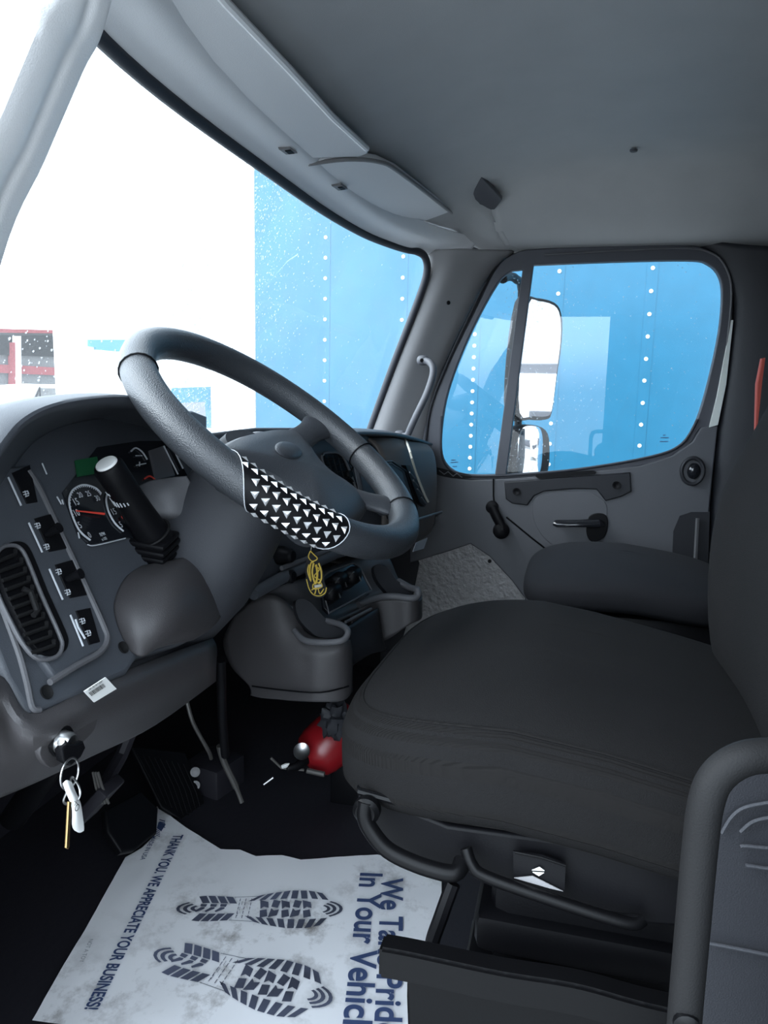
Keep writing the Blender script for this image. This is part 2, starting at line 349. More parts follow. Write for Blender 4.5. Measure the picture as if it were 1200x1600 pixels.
part('door_mirror', tube_bm([YW(333, 462, 9.8), YW(334, 490, 9.8), YW(331, 510, 9.8)], 0.035, 8), 'grey', bt)
part('mirror_bracket', tube_bm([YW(331, 570, 9.8), YW(335, 600, 9.8), YW(333, 640, 9.8)], 0.04, 8), 'grey', bt)
# pickup and building at the far left
pk = thing('pickup_truck', 'small white pickup seen past the left end of the dashboard', 'truck', (8.5, 18, -1.1))
def YF(px, py, y=17.5): return Y(px, py, y)
cab = plate('body', [YF(30, 690), YF(33, 640), YF(40, 622), YF(60, 603), (YF(92, 601)), YF(108, 640), YF(125, 690)], (0, -1, 0), 1.6, 'body', pk, bev=0.05)
plate('windscreen', [YF(47, 640, 17.45), YF(62, 606, 17.45), YF(88, 607, 17.45), YF(95, 640, 17.45)], (0, -1, 0), 0.05, 'concrete', pk)
part('windscreen_trim', tube_bm([YF(48, 642, 17.4), YF(62, 605, 17.4), YF(64, 640, 17.4)], 0.03, 6), 'black', pk)
part('door_mirror', tube_bm([YF(37, 604, 17.4), YF(37, 645, 17.4)], 0.05, 6), 'grey', pk)
sh = thing('shop_building', 'low grey building with red fascia band at far left through windscreen', 'building', (12, 34, -1.1))
def YB(px, py, y=33.0): return Y(px, py, y)
plate('wall', [YB(-60, 700), YB(-60, 520), YB(98, 520), YB(98, 700)], (0, -1, 0), 4, 'concrete', sh)
plate('roof_fascia', [YB(-60, 512, 32.8), YB(100, 516, 32.8), YB(100, 521, 32.8), YB(-60, 519, 32.8)], (0, -1, 0), 0.3, 'brick', sh)
plate('red_band', [YB(-60, 566, 32.8), YB(100, 575, 32.8), YB(100, 587, 32.8), YB(-60, 580, 32.8)], (0, -1, 0), 0.2, 'brick', sh)
plate('dark_window_band', [YB(-60, 523, 32.8), YB(98, 524, 32.8), YB(98, 558, 32.8), YB(-60, 552, 32.8)], (0, -1, 0), 0.1, 'handle', sh)
plate('red_post', [YB(19, 535, 32.6), YB(24, 535, 32.6), YB(25, 652, 32.6), YB(20, 652, 32.6)], (0, -1, 0), 0.3, 'brick', sh)
plate('white_post', [YB(26, 525, 32.5), YB(33, 525, 32.5), YB(34, 650, 32.5), YB(27, 650, 32.5)], (0, -1, 0), 0.3, 'body', sh)

# truck and tree line added out of view for the side mirrors to reflect
bw = thing('reflection_truck', 'added white truck far behind, out of view, for the tall side mirror to reflect', 'truck', (5.2, -15.0, -1.1))
part('cargo_box', abox((2.9, -24, -0.4), (5.4, -15, 1.35), 0.05), 'body', bw)
part('reflection_cab_front', abox((3.0, -15, -0.7), (5.3, -13.6, 0.7), 0.1), 'body', bw)
part('windscreen', abox((3.2, -13.62, 0.0), (5.1, -13.58, 0.55), 0.01), 'seal', bw)  # windscreen of the added reflection truck
hg = part('reflection_hedge', patch_bm([[Vector((x, -45, z + 0.5*noise.noise(Vector((x*.4, z, 0))))) for x in range(-10, 61, 3)] for z in (-1.1, 1.0, 2.4)], 2, 2), 'seal'); tag(hg, 'added dark tree line far behind, out of view, for the side mirrors to reflect', 'reflection_hedge')  # added tree line, only there to fill the side-mirror reflections
hg.modifiers.new('thickness', 'SOLIDIFY').thickness = 2.0

# ------------------------------------------------------------------ cab shell
DX = 1.98
def ws_top(x): return Vector((x, 0.578 - 0.125*min(1.2, abs(x-0.99)/0.86)**4, 1.342 - 0.004*min(1.2, abs(x-0.99)/0.86)**4))
def ws_bot(x): return ws_top(x) + Vector((0, 0.19, -0.55))
def ceil_z(x, y):
    d = max(0.0, min(x+0.02, 2.0-x)); k = min(1, d/0.34); side = 1.375 + 0.155*(k*k*(3-2*k))
    if y > 0.0:
        f = min(1, y/0.52); side = min(side, 1.53 - 0.125*f**2.2)
    return side
rows = []
for y in (-0.95, -0.7, -0.4, -0.15, 0.05, 0.2, 0.3, 0.38, 0.45, 0.51):
    rows.append([Vector((x, y - (0.12*min(1.2, abs(x-0.99)/0.86)**4 if y > 0.3 else 0.04*min(1.2, abs(x-0.99)/0.86)**4 if y > 0.1 else 0), ceil_z(x, y))) for x in (-0.03, 0.04, 0.12, 0.2, 0.32, 0.6, 1.0, 1.4, 1.66, 1.78, 1.86, 1.94, 2.01)])
cl = part('ceiling', patch_bm(rows, 3, 3), 'headliner'); struct(cl)
md = cl.modifiers.new('thickness', 'SOLIDIFY'); md.thickness = 0.03; md.offset = 0
# outer roof skin
struct(part('trim_1', abox((-0.03, -1.0, 1.56), (2.02, 0.6, 1.60)), 'body', shade=False)).name = 'trim_roof_skin'
xs = [0.02, 0.1, 0.2, 0.35, 0.6, 0.99, 1.3, 1.55, 1.7, 1.8, 1.86, 1.9, 1.93]
hdr = [[ws_top(x) + Vector((0, 0.03, 0.04)) for x in xs], [ws_top(x) + Vector((0, 0.006, 0.004)) for x in xs], [ws_top(x) + Vector((0, -0.03, 0.016)) for x in xs],
       [ws_top(x) + Vector((0, -0.07, 0.030)) for x in xs], [ws_top(x) + Vector((0, -0.085, 0.06)) for x in xs]]
h = patch('trim_windscreen_header', hdr, 'visor', thick=0.006, nu=3); struct(h)
# seal round the windscreen
def lerpws(x, t): return ws_top(x).lerp(ws_bot(x), t)
loop = [ws_top(x) for x in (0.16, 0.35, 0.6, 0.99, 1.3, 1.55, 1.7, 1.775)] + [X(652, 393, 1.80), X(664, 402, 1.825), X(667, 425, 1.845), X(654, 468, 1.855), X(612, 577, 1.865), X(572, 688, 1.875), X(560, 722, 1.88)]
seal = part('trim_windscreen_seal', tube_bm(smooth(loop, 5), 0.011, 10), 'seal'); struct(seal)
# windscreen glass
win = thing('window_1', 'curved front windscreen with rain drops', 'window', (0.99, 0.65, 1.07)); struct(win)
gx = [0.1+1.78*i/12 for i in range(13)]
part('glass', patch_bm([[lerpws(x, t) + Vector((0, 0.012, 0)) for x in gx] for t in (0, 0.5, 1)], 2, 2), 'windscreen', win)
def drops(name, fn, count, parent, rmin, rmax):
    bm = bmesh.new()
    for _ in range(count):
        got = fn()
        if got is None: continue
        p, n = got; n = n.normalized(); r = random.uniform(rmin, rmax)*random.choice((0.6, 0.8, 1, 1.3)); u = n.orthogonal().normalized(); v = n.cross(u)
        rot = random.random()*6
        top = bm.verts.new(p + n*r*0.55)
        r1 = [bm.verts.new(p + (u*math.cos(rot+k*PI/3) + v*math.sin(rot+k*PI/3))*r*random.uniform(.8, 1.1)) for k in range(6)]
        r2 = [bm.verts.new(p + n*r*0.4 + (u*math.cos(rot+k*PI/3) + v*math.sin(rot+k*PI/3))*r*0.6) for k in range(6)]
        for k in range(6):
            bm.faces.new((r1[k], r1[(k+1) % 6], r2[(k+1) % 6], r2[k])); bm.faces.new((r2[k], r2[(k+1) % 6], top))
    o = part(name, bm, 'drop', parent); o['kind'] = 'stuff'; return o
def ws_drop():
    x = random.uniform(0.3, 1.82) if random.random() < 0.5 else 0.80 + abs(random.gauss(0, 0.17))
    if x > 1.0 and random.random() < min(0.9, (x-1.0)*1.7): return None
    t = random.uniform(0.0, 0.98)
    return lerpws(x, t) + Vector((0, 0.014, 0)), Vector((0, 0.94, 0.33))
drops('rain_drops', ws_drop, 11000, win, 0.0009, 0.0021)
# walls
wall_hole = [X(*p, 2.0) for p in ((815, 405), (1085, 398), (1125, 412), (1136, 450), (1130, 530), (1112, 605), (1095, 670), (1062, 706), (1020, 722), (900, 742), (790, 750), (725, 750), (688, 738), (680, 700), (684, 650), (700, 588), (730, 515), (768, 448), (790, 415))]
outer = [Vector((2.0, 0.62, 0)), Vector((2.0, 0.58, 0.78)), Vector((2.0, 0.45, 1.2)), Vector((2.0, 0.40, 1.42)), Vector((2.0, -0.95, 1.42)), Vector((2.0, -0.95, 0))]
u, v, n_ = frame_of((-1, 0, 0)); o_ = outer[0]
me = curve_mesh([[((p-o_).dot(u), (p-o_).dot(v)) for p in outer], [((p-o_).dot(u), (p-o_).dot(v)) for p in smooth(wall_hole, 4, True)]], 0.02, 0)
me.transform(Matrix(((u.x, v.x, n_.x, o_.x), (u.y, v.y, n_.y, o_.y), (u.z, v.z, n_.z, o_.z), (0, 0, 0, 1))) @ Matrix.Translation((0, 0, -0.012)))
struct(part('wall_right', me, 'doordark', shade=False))
struct(part('wall_back', abox((-0.02, -0.97, 0), (2.01, -0.95, 1.56)), 'doordark', shade=False))
struct(part('wall_left', abox((-0.03, -0.95, 0), (0.0, -0.15, 1.56)), 'doordark', shade=False))
struct(part('wall_front', abox((-0.02, 1.12, 0.0), (2.0, 1.14, 0.76)), 'floor', shade=False))
struct(part('trim_cowl', abox((0.0, 0.62, 0.74), (2.0, 1.13, 0.76)), 'black', shade=False))
struct(part('trim_front_quarter_left', abox((-0.02, 0.55, 0), (0.0, 1.13, 0.76)), 'black', shade=False))
struct(part('trim_front_quarter_right', abox((2.0, 0.6, 0), (2.02, 1.13, 0.76)), 'black', shade=False))
struct(part('floor', abox((-0.02, -0.95, -0.03), (2.0, 1.13, 0.0)), 'floor', shade=False))
# passenger-side A pillar
pl_rows = []
L = [(1.86, (672, 392)), (1.865, (668, 425)), (1.87, (650, 478)), (1.875, (615, 575)), (1.88, (572, 692)), (1.88, (560, 725))]
Rr = [(1.97, (800, 392)), (1.97, (768, 420)), (1.97, (735, 478)), (1.97, (690, 575)), (1.97, (664, 665)), (1.97, (655, 730))]
for (xl, pl_), (xr, pr) in zip(L, Rr):
    A = X(*pl_, xl); B = X(*pr, xr)
    pl_rows.append([A + Vector((0.05, 0.010, 0)), A + Vector((0, 0.004, 0)), A.lerp(B, 0.33) + Vector((-0.035, -0.0, 0)), A.lerp(B, 0.62) + Vector((-0.02, -0.005, 0)), B, B + Vector((0.03, 0.01, 0))])
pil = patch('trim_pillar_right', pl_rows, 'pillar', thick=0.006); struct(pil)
part('screw_hole', disc_bm(X(701, 473, 1.875), (-0.8, -0.6, 0), 0.006, 0.002), 'black', pil)
# driver-side A pillar
rows = []
for t, (pl_, pr) in zip(range(4), (((92, -60), (160, 18)), ((51, 40), (120, 112)), ((-3, 170), (61, 250)), ((-70, 330), (-10, 420)))):
    A = X(*pl_, 0.0); B = X(*pr, 0.11)
    rows.append([A + Vector((0.035, 0.03, 0)), A, A.lerp(B, 0.3)+Vector((-0.004, -0.010, 0)), A.lerp(B, 0.5)+Vector((0.006, 0.004, 0)), A.lerp(B, 0.75)+Vector((-0.004, -0.006, 0)), B, B + Vector((0.01, 0.04, 0))])
d1 = (rows[-1][0]-rows[0][0]).normalized()
rows.append([p + Vector((0, 0.08, -0.22)) for p in rows[-1]])
rows.insert(0, [p + Vector((0.03, -0.02, 0.14)) for p in rows[0]])
struct(patch('trim_pillar_left', rows, 'pillarglare', thick=0.006, side=0))
# roof rail over the driver's door
struct(part('trim_door_rail_left', tube_bm([(0.0, 0.33, 1.33), (0.0, 0.1, 1.40), (0, -0.9, 1.41)], 0.035, 12), 'headliner'))
# rear right pillar trim
struct(patch('trim_rear_pillar_right', [[X(px, py, xx) for px, py, xx in r] for r in (
    ((1085, 372, 1.985), (1140, 380, 1.95), (1200, 385, 1.93), (1290, 390, 1.92)),
    ((1140, 455, 1.985), (1160, 460, 1.95), (1210, 470, 1.93), (1290, 480, 1.92)),
    ((1140, 560, 1.985), (1152, 560, 1.95), (1205, 570, 1.93), (1290, 580, 1.92)),
    ((1120, 670, 1.985), (1140, 670, 1.95), (1200, 680, 1.93), (1290, 690, 1.92)),
    ((1112, 800, 1.985), (1130, 800, 1.95), (1200, 810, 1.93), (1290, 830, 1.92)),
    ((1095, 1000, 1.985), (1115, 1000, 1.95), (1200, 1010, 1.93), (1290, 1030, 1.92)))], 'doordark', thick=0.01))

# ------------------------------------------------------------------ passenger door
NX = (-1, 0, 0)
door = thing('door_1', 'grey passenger door with window and dark pull trim', 'door', (1.98, 0, 0.2)); struct(door)
dpoly = [(668, 706), (684, 736), (705, 746), (735, 750), (790, 748), (900, 739), (1000, 728), (1050, 712), (1082, 690), (1095, 668), (1122, 664), (1114, 740), (1108, 800), (1104, 870), (1112, 1080), (800, 1080), (820, 935), (800, 908), (765, 870), (735, 850), (700, 862), (640, 880), (640, 820), (655, 760)]
plate('lower_panel', [X(*p, 1.955) for p in dpoly], NX, 0.03, 'door', door, bev=0.004)
plate('armrest_trim', [X(*p, 1.948) for p in ((788, 753), (985, 738), (987, 768), (972, 776), (946, 783), (932, 765), (900, 764), (850, 768), (835, 775), (824, 790), (800, 787), (790, 780))], NX, 0.02, 'doordark', door, bev=0.004)
plate('pull_slot', [X(*p, 1.945) for p in ((836, 744), (838, 741), (925, 735), (932, 737), (930, 741), (842, 748))], NX, 0.004, 'black', door)
for p in ((807, 768), (963, 758)): part('screw', lathe_bm(X(*p, 1.945), NX, [(0, 0.012), (0.002, 0.012), (0.002, 0.007), (0.0005, 0.005)], 20), 'black', door)
plate('handle_recess', [X(*p, 1.953) for p in ((832, 790), (838, 778), (860, 770), (915, 768), (935, 776), (948, 790), (946, 820), (938, 845), (922, 858), (895, 861), (870, 856), (848, 838), (835, 815))], NX, 0.004, 'door', door, bev=0.0015, sm=4)
plate('handle_cup', [X(*p, 1.947) for p in ((918, 815), (922, 806), (935, 802), (947, 806), (950, 820), (945, 838), (930, 847), (920, 843), (916, 830))], NX, 0.01, 'black', door, bev=0.002, sm=4)
part('latch_handle', tube_bm([X(866, 817, 1.925), X(870, 818, 1.922), X(905, 818, 1.92), X(935, 817, 1.93), X(942, 818, 1.95)], [0.010, 0.013, 0.013, 0.016, 0.012], 12, flat=0.6), 'gloss', door)
part('window_crank', tube_bm(smooth([X(769, 793, 1.94), X(776, 808, 1.93), X(783, 822, 1.925), X(784, 830, 1.92)], 4), [0.017]*13, 12, flat=0.8), 'black', door)
cr = LAST[0]
part('crank_knob', lathe_bm(X(783, 829, 1.93), (-1, -0.15, 0), [(-0.01, 0.024), (0.0, 0.026), (0.016, 0.024), (0.022, 0.014)], 20), 'black', cr)
part('crank_hub', lathe_bm(X(769, 792, 1.945), NX, [(0, 0.02), (0.012, 0.019), (0.016, 0.01)], 20), 'black', cr)
oc = X(1082, 736, 1.94)
part('lock_ring', tube_bm([oc + Vector((0, 0.030*math.cos(t*PI/12), 0.038*math.sin(t*PI/12))) for t in range(24)], 0.006, 8, closed=True), 'doordark', door)
part('lock_knob', super_bm(X(1084, 736, 1.95), (0.012, 0.019, 0.024), 1, 1, 20, 12), 'gloss', door)
plate('speaker_slot', [X(*p, 1.9535) for p in ((677, 733), (682, 730), (715, 738), (735, 742), (737, 746), (725, 748), (700, 746), (682, 741))], NX, 0.004, 'black', door, sm=3)
part('slot_ribs', tube_bm([X(686, 735, 1.95), X(694, 741, 1.95), X(700, 737, 1.95), X(708, 744, 1.95), X(714, 740, 1.95), X(722, 746, 1.95)], 0.0018, 6), 'dashmid', door)
part('panel_seam', tube_bm([X(771, 748, 1.953), X(771, 775, 1.953), X(772, 786, 1.953)], 0.0025, 6), 'black', door)
part('panel_seam', tube_bm([X(791, 808, 1.953), X(830, 840, 1.953), X(870, 871, 1.953)], 0.003, 6), 'black', door)
plate('rear_notch', [X(*p, 1.953) for p in ((1050, 880), (1052, 830), (1062, 806), (1080, 800), (1109, 800), (1106, 895), (1090, 890))], NX, 0.004, 'doordark', door)
part('notch_strip', tube_bm([X(1090, 810, 1.94), X(1086, 885, 1.94)], 0.006, 6), 'dashmid', door)
fo = [(655, 735), (660, 690), (672, 640), (700, 570), (740, 490), (772, 425), (800, 398), (850, 388), (1050, 383), (1105, 390), (1135, 415), (1146, 460), (1138, 560), (1118, 668), (1095, 668), (1080, 692), (1050, 712), (1000, 728), (900, 739), (790, 748), (735, 750), (705, 746), (682, 742)]
h1 = [(817, 422), (800, 424), (778, 444), (740, 513), (710, 585), (695, 640), (690, 700), (700, 727), (725, 740), (774, 741), (795, 590)]
h2 = [(834, 415), (960, 410), (1075, 408), (1105, 414), (1122, 432), (1127, 462), (1122, 520), (1106, 595), (1088, 655), (1066, 692), (1020, 712), (905, 732), (791, 741), (812, 580)]
def plate_h(name, pts, holes, xx, thick, m, parent, bev):
    u, v, n = frame_of(NX); o = X(*pts[0], xx)
    P2 = lambda q: ((q-o).dot(u), (q-o).dot(v))
    me = curve_mesh([[P2(q) for q in smooth([X(*p, xx) for p in pts], 3, True)]] + [[P2(q) for q in L] for L in holes], thick, bev)
    me.transform(Matrix(((u.x, v.x, n.x, o.x), (u.y, v.y, n.y, o.y), (u.z, v.z, n.z, o.z), (0, 0, 0, 1))) @ Matrix.Translation((0, 0, -thick/2)))
    return part(name, me, m, parent)
H1 = smooth([X(*p, 1.975) for p in h1[1:10]], 4) + [X(774, 741, 1.975), X(817, 422, 1.975)]
H2 = smooth([X(*p, 1.975) for p in h2[:13]], 4) + [X(791, 741, 1.975), X(834, 415, 1.975)]
plate_h('window_frame', fo, [H1, H2], 1.96, 0.03, 'frame', door, 0.003)
part('weatherstrip', tube_bm(smooth([X(*p, 1.955) for p in ((664, 705), (672, 640), (700, 565), (740, 480), (760, 440))], 5), 0.004, 8), 'doordark', door)
part('weatherstrip', tube_bm(smooth([X(*p, 1.955) for p in ((850, 398), (1050, 388), (1110, 395), (1135, 420), (1143, 460), (1136, 540))], 5), 0.003, 8), 'dashmid', door)
part('glass_seal', tube_bm(smooth([X(*p, 1.957) for p in ((690, 650), (689, 700), (698, 728), (725, 742), (790, 743), (905, 733), (1020, 713), (1066, 693), (1090, 655))], 5), 0.004, 8), 'seal', door)
plate('body_strip', [X(*p, 1.952) for p in ((1143, 500), (1146, 500), (1135, 600), (1122, 664), (1108, 668), (1120, 620))], NX, 0.01, 'palebelt', door, bev=0.001)
gg = [X(*p, 1.985) for p in ((817, 412), (1100, 400), (1135, 430), (1130, 560), (1100, 690), (1020, 725), (790, 750), (700, 745), (680, 700), (690, 600), (770, 435))]
bmg = bmesh.new(); bmg.faces.new([bmg.verts.new(p) for p in gg]); part('window_glass', bmg, 'glass', door, shade=False)
def dr_drop():
    y = random.uniform(-0.37, 0.4); z = random.uniform(0.7, 1.33)
    if random.random() < 0.55: y = random.gauss(0.16, 0.09)
    if y > 0.42-(z-0.7)*0.35 or y < -0.37+max(0, 0.9-z)*0.25: return None
    return Vector((1.989, y, z)), Vector((1, 0, 0))
drops('rain_drops', dr_drop, 1500, door, 0.0010, 0.0020)
e = bmesh.new()
for i, (p, q) in enumerate((((1032, 684), (1045, 684)), ((1036, 680), (1040, 680)), ((1031, 690), (1044, 690)), ((704, 723), (716, 722)), ((707, 729), (714, 729)), ((705, 719), (712, 719)))):
    tube_bm([X(*p, 1.984), X(*q, 1.984)], 0.0014, 5, bm=e)
part('glass_marking', e, 'ink', door)
# kick panel ahead of the door
kp = plate('trim_kick_panel', [X(*p, 1.97) for p in ((650, 865), (690, 858), (720, 848), (745, 848), (780, 880), (830, 940), (830, 1100), (600, 1100), (640, 960), (655, 880))], NX, 0.01, 'kick', bev=0.002); struct(kp)
for p in ((667, 868), (765, 877)): part('screw', disc_bm(X(*p, 1.966), NX, 0.006, 0.003), 'black', kp)

# ------------------------------------------------------------------ mirrors outside
mr = thing('side_mirror', 'pair of black-framed side mirrors, tall over small convex, outside the passenger window', 'mirror', (2.3, 0.13, 0.86))
mo = [(822, 470), (840, 465), (868, 472), (879, 490), (880, 530), (872, 590), (864, 645), (855, 656), (830, 656), (806, 650), (808, 560)]
mc = [X(*p, 2.28) for p in mo]; nm = Vector((-0.66, -0.75, 0)).normalized()
def tilt(p, c=mc[0]): return on2(p)
def on2(p, o=X(845, 560, 2.3)): return on(p[0], p[1], o, nm)
plate('mirror_housing', [on2(p) for p in mo], nm, 0.06, 'black', mr, bev=0.01, sm=3)
plate('mirror_glass', [on2((843+(p[0]-843)*0.86, 560+(p[1]-560)*0.94)) for p in mo], nm, 0.004, 'mirror', mr, sm=3, lift=0.003)
mo2 = [(812, 668), (835, 664), (855, 672), (861, 695), (858, 738), (840, 750), (800, 752), (797, 720), (802, 680)]
plate('convex_housing', [on2(p) for p in mo2], nm, 0.06, 'black', mr, bev=0.012, sm=3)
cc = on2((828, 708)); bm = super_bm((0, 0, 0), (0.062, 0.095, 0.012), 0.6, 1, 40, 14); u, v, n_ = frame_of(nm)
bm.transform(Matrix(((u.x, v.x, n_.x, cc.x), (u.y, v.y, n_.y, cc.y), (u.z, v.z, n_.z, cc.z), (0, 0, 0, 1)))); part('convex_glass', bm, 'mirror', mr)
arm = part('mirror_arm', tube_bm(smooth([X(786, 436, 2.015), X(795, 432, 2.12), X(806, 436, 2.2), X(815, 455, 2.33), X(812, 560, 2.36), X(808, 700, 2.36), X(800, 760, 2.2), X(800, 775, 2.015)], 5), 0.014, 10), 'black', mr)

# ------------------------------------------------------------------ visors and ceiling bits
def visor(name, label, pix, zf, group=None):
    t = thing(name, label, 'sun visor', Z(*pix[0][:2], 1.40), group)
    A = [p for p in pix]
    return t, A
NV = Vector((0, -0.50, -1)).normalized()       # underside of the folded visor, sloping with the header
OV = ws_top(0.99) + Vector((0, -0.065, 0.026)) 
def V(px, py): return on(px, py, OV, Vector((0, -0.42, -1)))
nvv = Vector((0, -0.42, -1))
v1 = thing('sun_visor', 'long blue-grey visor folded up over the driver, nearest the camera', 'sun visor', V(400, 150))
plate('visor_panel', [V(*p) for p in ((168, 22), (205, -10), (300, -60), (352, 2), (450, 105), (520, 182), (574, 232), (576, 240), (560, 246), (484, 248), (466, 246), (440, 232), (300, 125))], nvv, 0.014, 'visor', v1, bev=0.004)
part('visor_hinge_edge', tube_bm([V(300, -60), V(352, 3), V(450, 106), V(520, 183), V(573, 232)], 0.006, 8), 'visor', v1)
plate('visor_clip', [V(*p) for p in ((434, 229), (452, 227), (463, 235), (445, 237))], nvv, 0.008, 'pillar', v1, bev=0.001, lift=0.006)
plate('clip_slot', [V(*p) for p in ((443, 230), (452, 229), (458, 234), (449, 235))], nvv, 0.002, 'black', LAST[0], lift=0.0075)
v2 = thing('sun_visor', 'shorter visor with rounded corner folded up over the passenger side', 'sun visor', V(620, 300))
plate('visor_panel', [V(*p) for p in ((480, 256), (500, 251), (560, 247), (592, 252), (620, 265), (700, 326), (762, 374), (752, 380), (700, 377), (640, 352), (560, 312), (510, 283))], nvv, 0.016, 'visor', v2, bev=0.004)
part('visor_hinge_edge', tube_bm(smooth([V(482, 256), V(540, 249), V(592, 253), V(625, 270), V(700, 328), V(758, 373)], 4), 0.0045, 8), 'pillar', v2)
plate('visor_clip', [V(*p) for p in ((517, 287), (532, 285), (542, 292), (527, 294))], nvv, 0.008, 'pillar', v2, bev=0.001, lift=0.006)
plate('clip_slot', [V(*p) for p in ((526, 288), (533, 287), (538, 291), (531, 292))], nvv, 0.002, 'black', LAST[0], lift=0.0075)
def onceil(px, py, off=0.004):
    d = ray(px, py); t = 0.3
    while t < 6:
        p = CAM + d*t
        if p.z > ceil_z(p.x, p.y) - 0.015 - off: return p
        t += 0.004
    return p
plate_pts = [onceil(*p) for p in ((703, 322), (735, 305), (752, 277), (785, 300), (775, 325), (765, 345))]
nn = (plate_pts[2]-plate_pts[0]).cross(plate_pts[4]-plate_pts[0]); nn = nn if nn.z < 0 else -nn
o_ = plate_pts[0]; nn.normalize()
rp = plate('ceiling_recess_shade', [p - nn*((p-o_).dot(nn)) for p in plate_pts], nn, 0.012, 'frame', bev=0.002); tag(rp, 'dark four-cornered patch painted in for recess shade on the headliner above the passenger door', 'shade patch')  # dark plate stands in for the shade of a ceiling recess
hp = onceil(990, 236); tag(part('headliner_button', disc_bm(hp, (0, 0, -1), 0.009, 0.003), 'frame'), 'small dark trim button on the grey headliner', 'button')
# grab handle on the passenger pillar
gh = thing('grab_bar', 'grey grab handle screwed to the passenger windscreen pillar', 'handle', X(645, 625, 1.85))
part('grip', tube_bm(smooth([X(659, 563, 1.81), X(671, 566, 1.79), X(677, 580, 1.775), X(668, 612, 1.77), (X(650, 650, 1.77)), X(641, 670, 1.78), X(636, 680, 1.79), X(626, 681, 1.81)], 4), [0.010]*29, 12), 'door', gh)
for p in ((661, 563), (625, 680)):
    ep = part('end_pad', super_bm(X(p[0], p[1], 1.815), (0.022, 0.018, 0.015), 0.8, 0.8, 24, 12), 'door', gh)
    part('screw', disc_bm(X(p[0]-2, p[1], 1.790), (-0.9, -0.4, 0), 0.0055, 0.002), 'black', ep)
tag(part('cord', tube_bm(smooth([X(644, 683, 1.75), X(634, 690, 1.74), X(632, 684, 1.76), Y(639, 701, .38), Y(650, 738, .365), Y(663, 772, .358), Y(669, 784, .355)], 5), 0.003, 6), 'cord'), 'thin pale cord tied to the pillar grab handle and hanging down', 'cord')

# ------------------------------------------------------------------ dashboard
FO = Vector((0.3, 0.53, 0.736)); FN = Vector((0, -0.851, 0.525))
def F(px, py, l=0.0): return on(px, py, FO + FN*l, FN)
da = thing('dashboard', 'dark moulded truck dashboard with instrument hood, switches and air vents', 'dashboard', (0.99, 0.6, 0.4))
plate('instrument_panel', [F(*p) for p in ((-110, 700), (-30, 640), (60, 640), (150, 640), (300, 640), (325, 650), (325, 985), (300, 998), (215, 1028), (200, 1052), (70, 1112), (45, 1118), (10, 1060), (-30, 960), (-80, 820))], FN, 0.03, 'dash', da, bev=0.006)
# raised switch strip
strip = [(-60, 745), (-5, 735), (38, 732), (58, 755), (92, 828), (128, 905), (160, 975), (167, 1000), (158, 1018), (120, 1038), (78, 1064), (60, 1040), (20, 960), (-20, 850)]
plate('switch_panel', [F(*p) for p in strip], FN, 0.012, 'dash', da, bev=0.004, lift=0.008)
part('panel_rim_and_highlight', tube_bm(smooth([F(44, 736, .008), F(62, 765, .008), F(92, 828, .008), F(126, 900, .008), F(160, 975, .008), F(167, 1000, .008), F(155, 1020, .008), F(120, 1040, .008), F(78, 1066, .008)], 5), 0.0035, 8), 'dashmid', da)  # lighter tube paints the highlight along the strip's raised edge
part('panel_rim_and_highlight', tube_bm(smooth([F(-30, 880, .0), F(-8, 925, .0), F(12, 975, .0), F(30, 1025, .0), F(42, 1070, .0), F(50, 1106, .0), F(62, 1110, .0)], 5), 0.0035, 8), 'dashmid', da)
# left vent
vent = [(0, 858), (18, 852), (33, 858), (45, 880), (65, 930), (92, 990), (97, 1010), (88, 1026), (60, 1030), (38, 1010), (18, 975), (-5, 925), (-15, 885)]
vo = plate('air_vent', [F(*p) for p in vent], FN, 0.006, 'black', da, lift=0.010, bev=0.001, sm=3)
part('vent_ring', tube_bm(smooth([F(*p, 0.012) for p in vent], 4, True), 0.0022, 8, closed=True), 'dashmid', vo)
lv = bmesh.new()
for k in range(11):
    t = k/10; y0 = 872+t*142; xc = 12+t*52
    A = F(xc-20+4*t, y0+7, .013); B = F(xc+(16 if k else 12)+4*t, y0-6, .013)
    tube_bm([A, A.lerp(B, .8), B, B + (F(xc, y0-16, .013)-F(xc, y0, .013))*0.5], 0.0022, 6, bm=lv)
part('louvre', lv, 'handle', vo)
part('vent_tab', tube_bm([F(36, 920, .017), F(48, 925, .018), F(58, 955, .018), F(52, 962, .017)], 0.003, 8), 'handle', vo)
# switches with printed icons
def switch(poly, icons, edge, lever=None):
    s = plate('switch', [F(*p) for p in poly], FN, 0.004, 'black', da, lift=0.0095, bev=0.001)
    part('edge_line', tube_bm([F(*edge[0], .011), F(*edge[1], .011)], 0.0011, 6), 'dial', s)
    ib = bmesh.new()
    for (x, y) in icons:
        for dx, dy, ex, ey in ((-4, -3, 3, -5), (3, -5, 5, 0), (-3, 1, 4, -1), (-1, -5, 1, 4), (0, 4, 5, 2)):
            tube_bm([F(x+dx, y+dy, .0105), F(x+ex, y+ey, .0105)], 0.0006, 5, bm=ib)
    part('icon', ib, 'dial', s)
    if lever:
        part('lever', tube_bm([F(*lever[0], .012), F(*lever[1], .022), F(*lever[2], .03)], [0.004, 0.0045, 0.006], 10), 'black', s)
switch([(10, 745), (38, 732), (50, 790), (33, 793)], [(40, 772)], ((13, 746), (33, 790)))
switch([(45, 816), (72, 808), (98, 862), (68, 868)], [(58, 822), (72, 855)], ((45, 817), (66, 863)), ((74, 835), (84, 829), (93, 824)))
switch([(77, 888), (104, 880), (127, 935), (100, 940)], [(91, 894), (105, 926)], ((77, 889), (98, 937)), ((106, 905), (117, 900), (127, 896)))
switch([(109, 960), (132, 955), (147, 1008), (130, 1013)], [(128, 971), (137, 990)], ((110, 961), (130, 1010)))
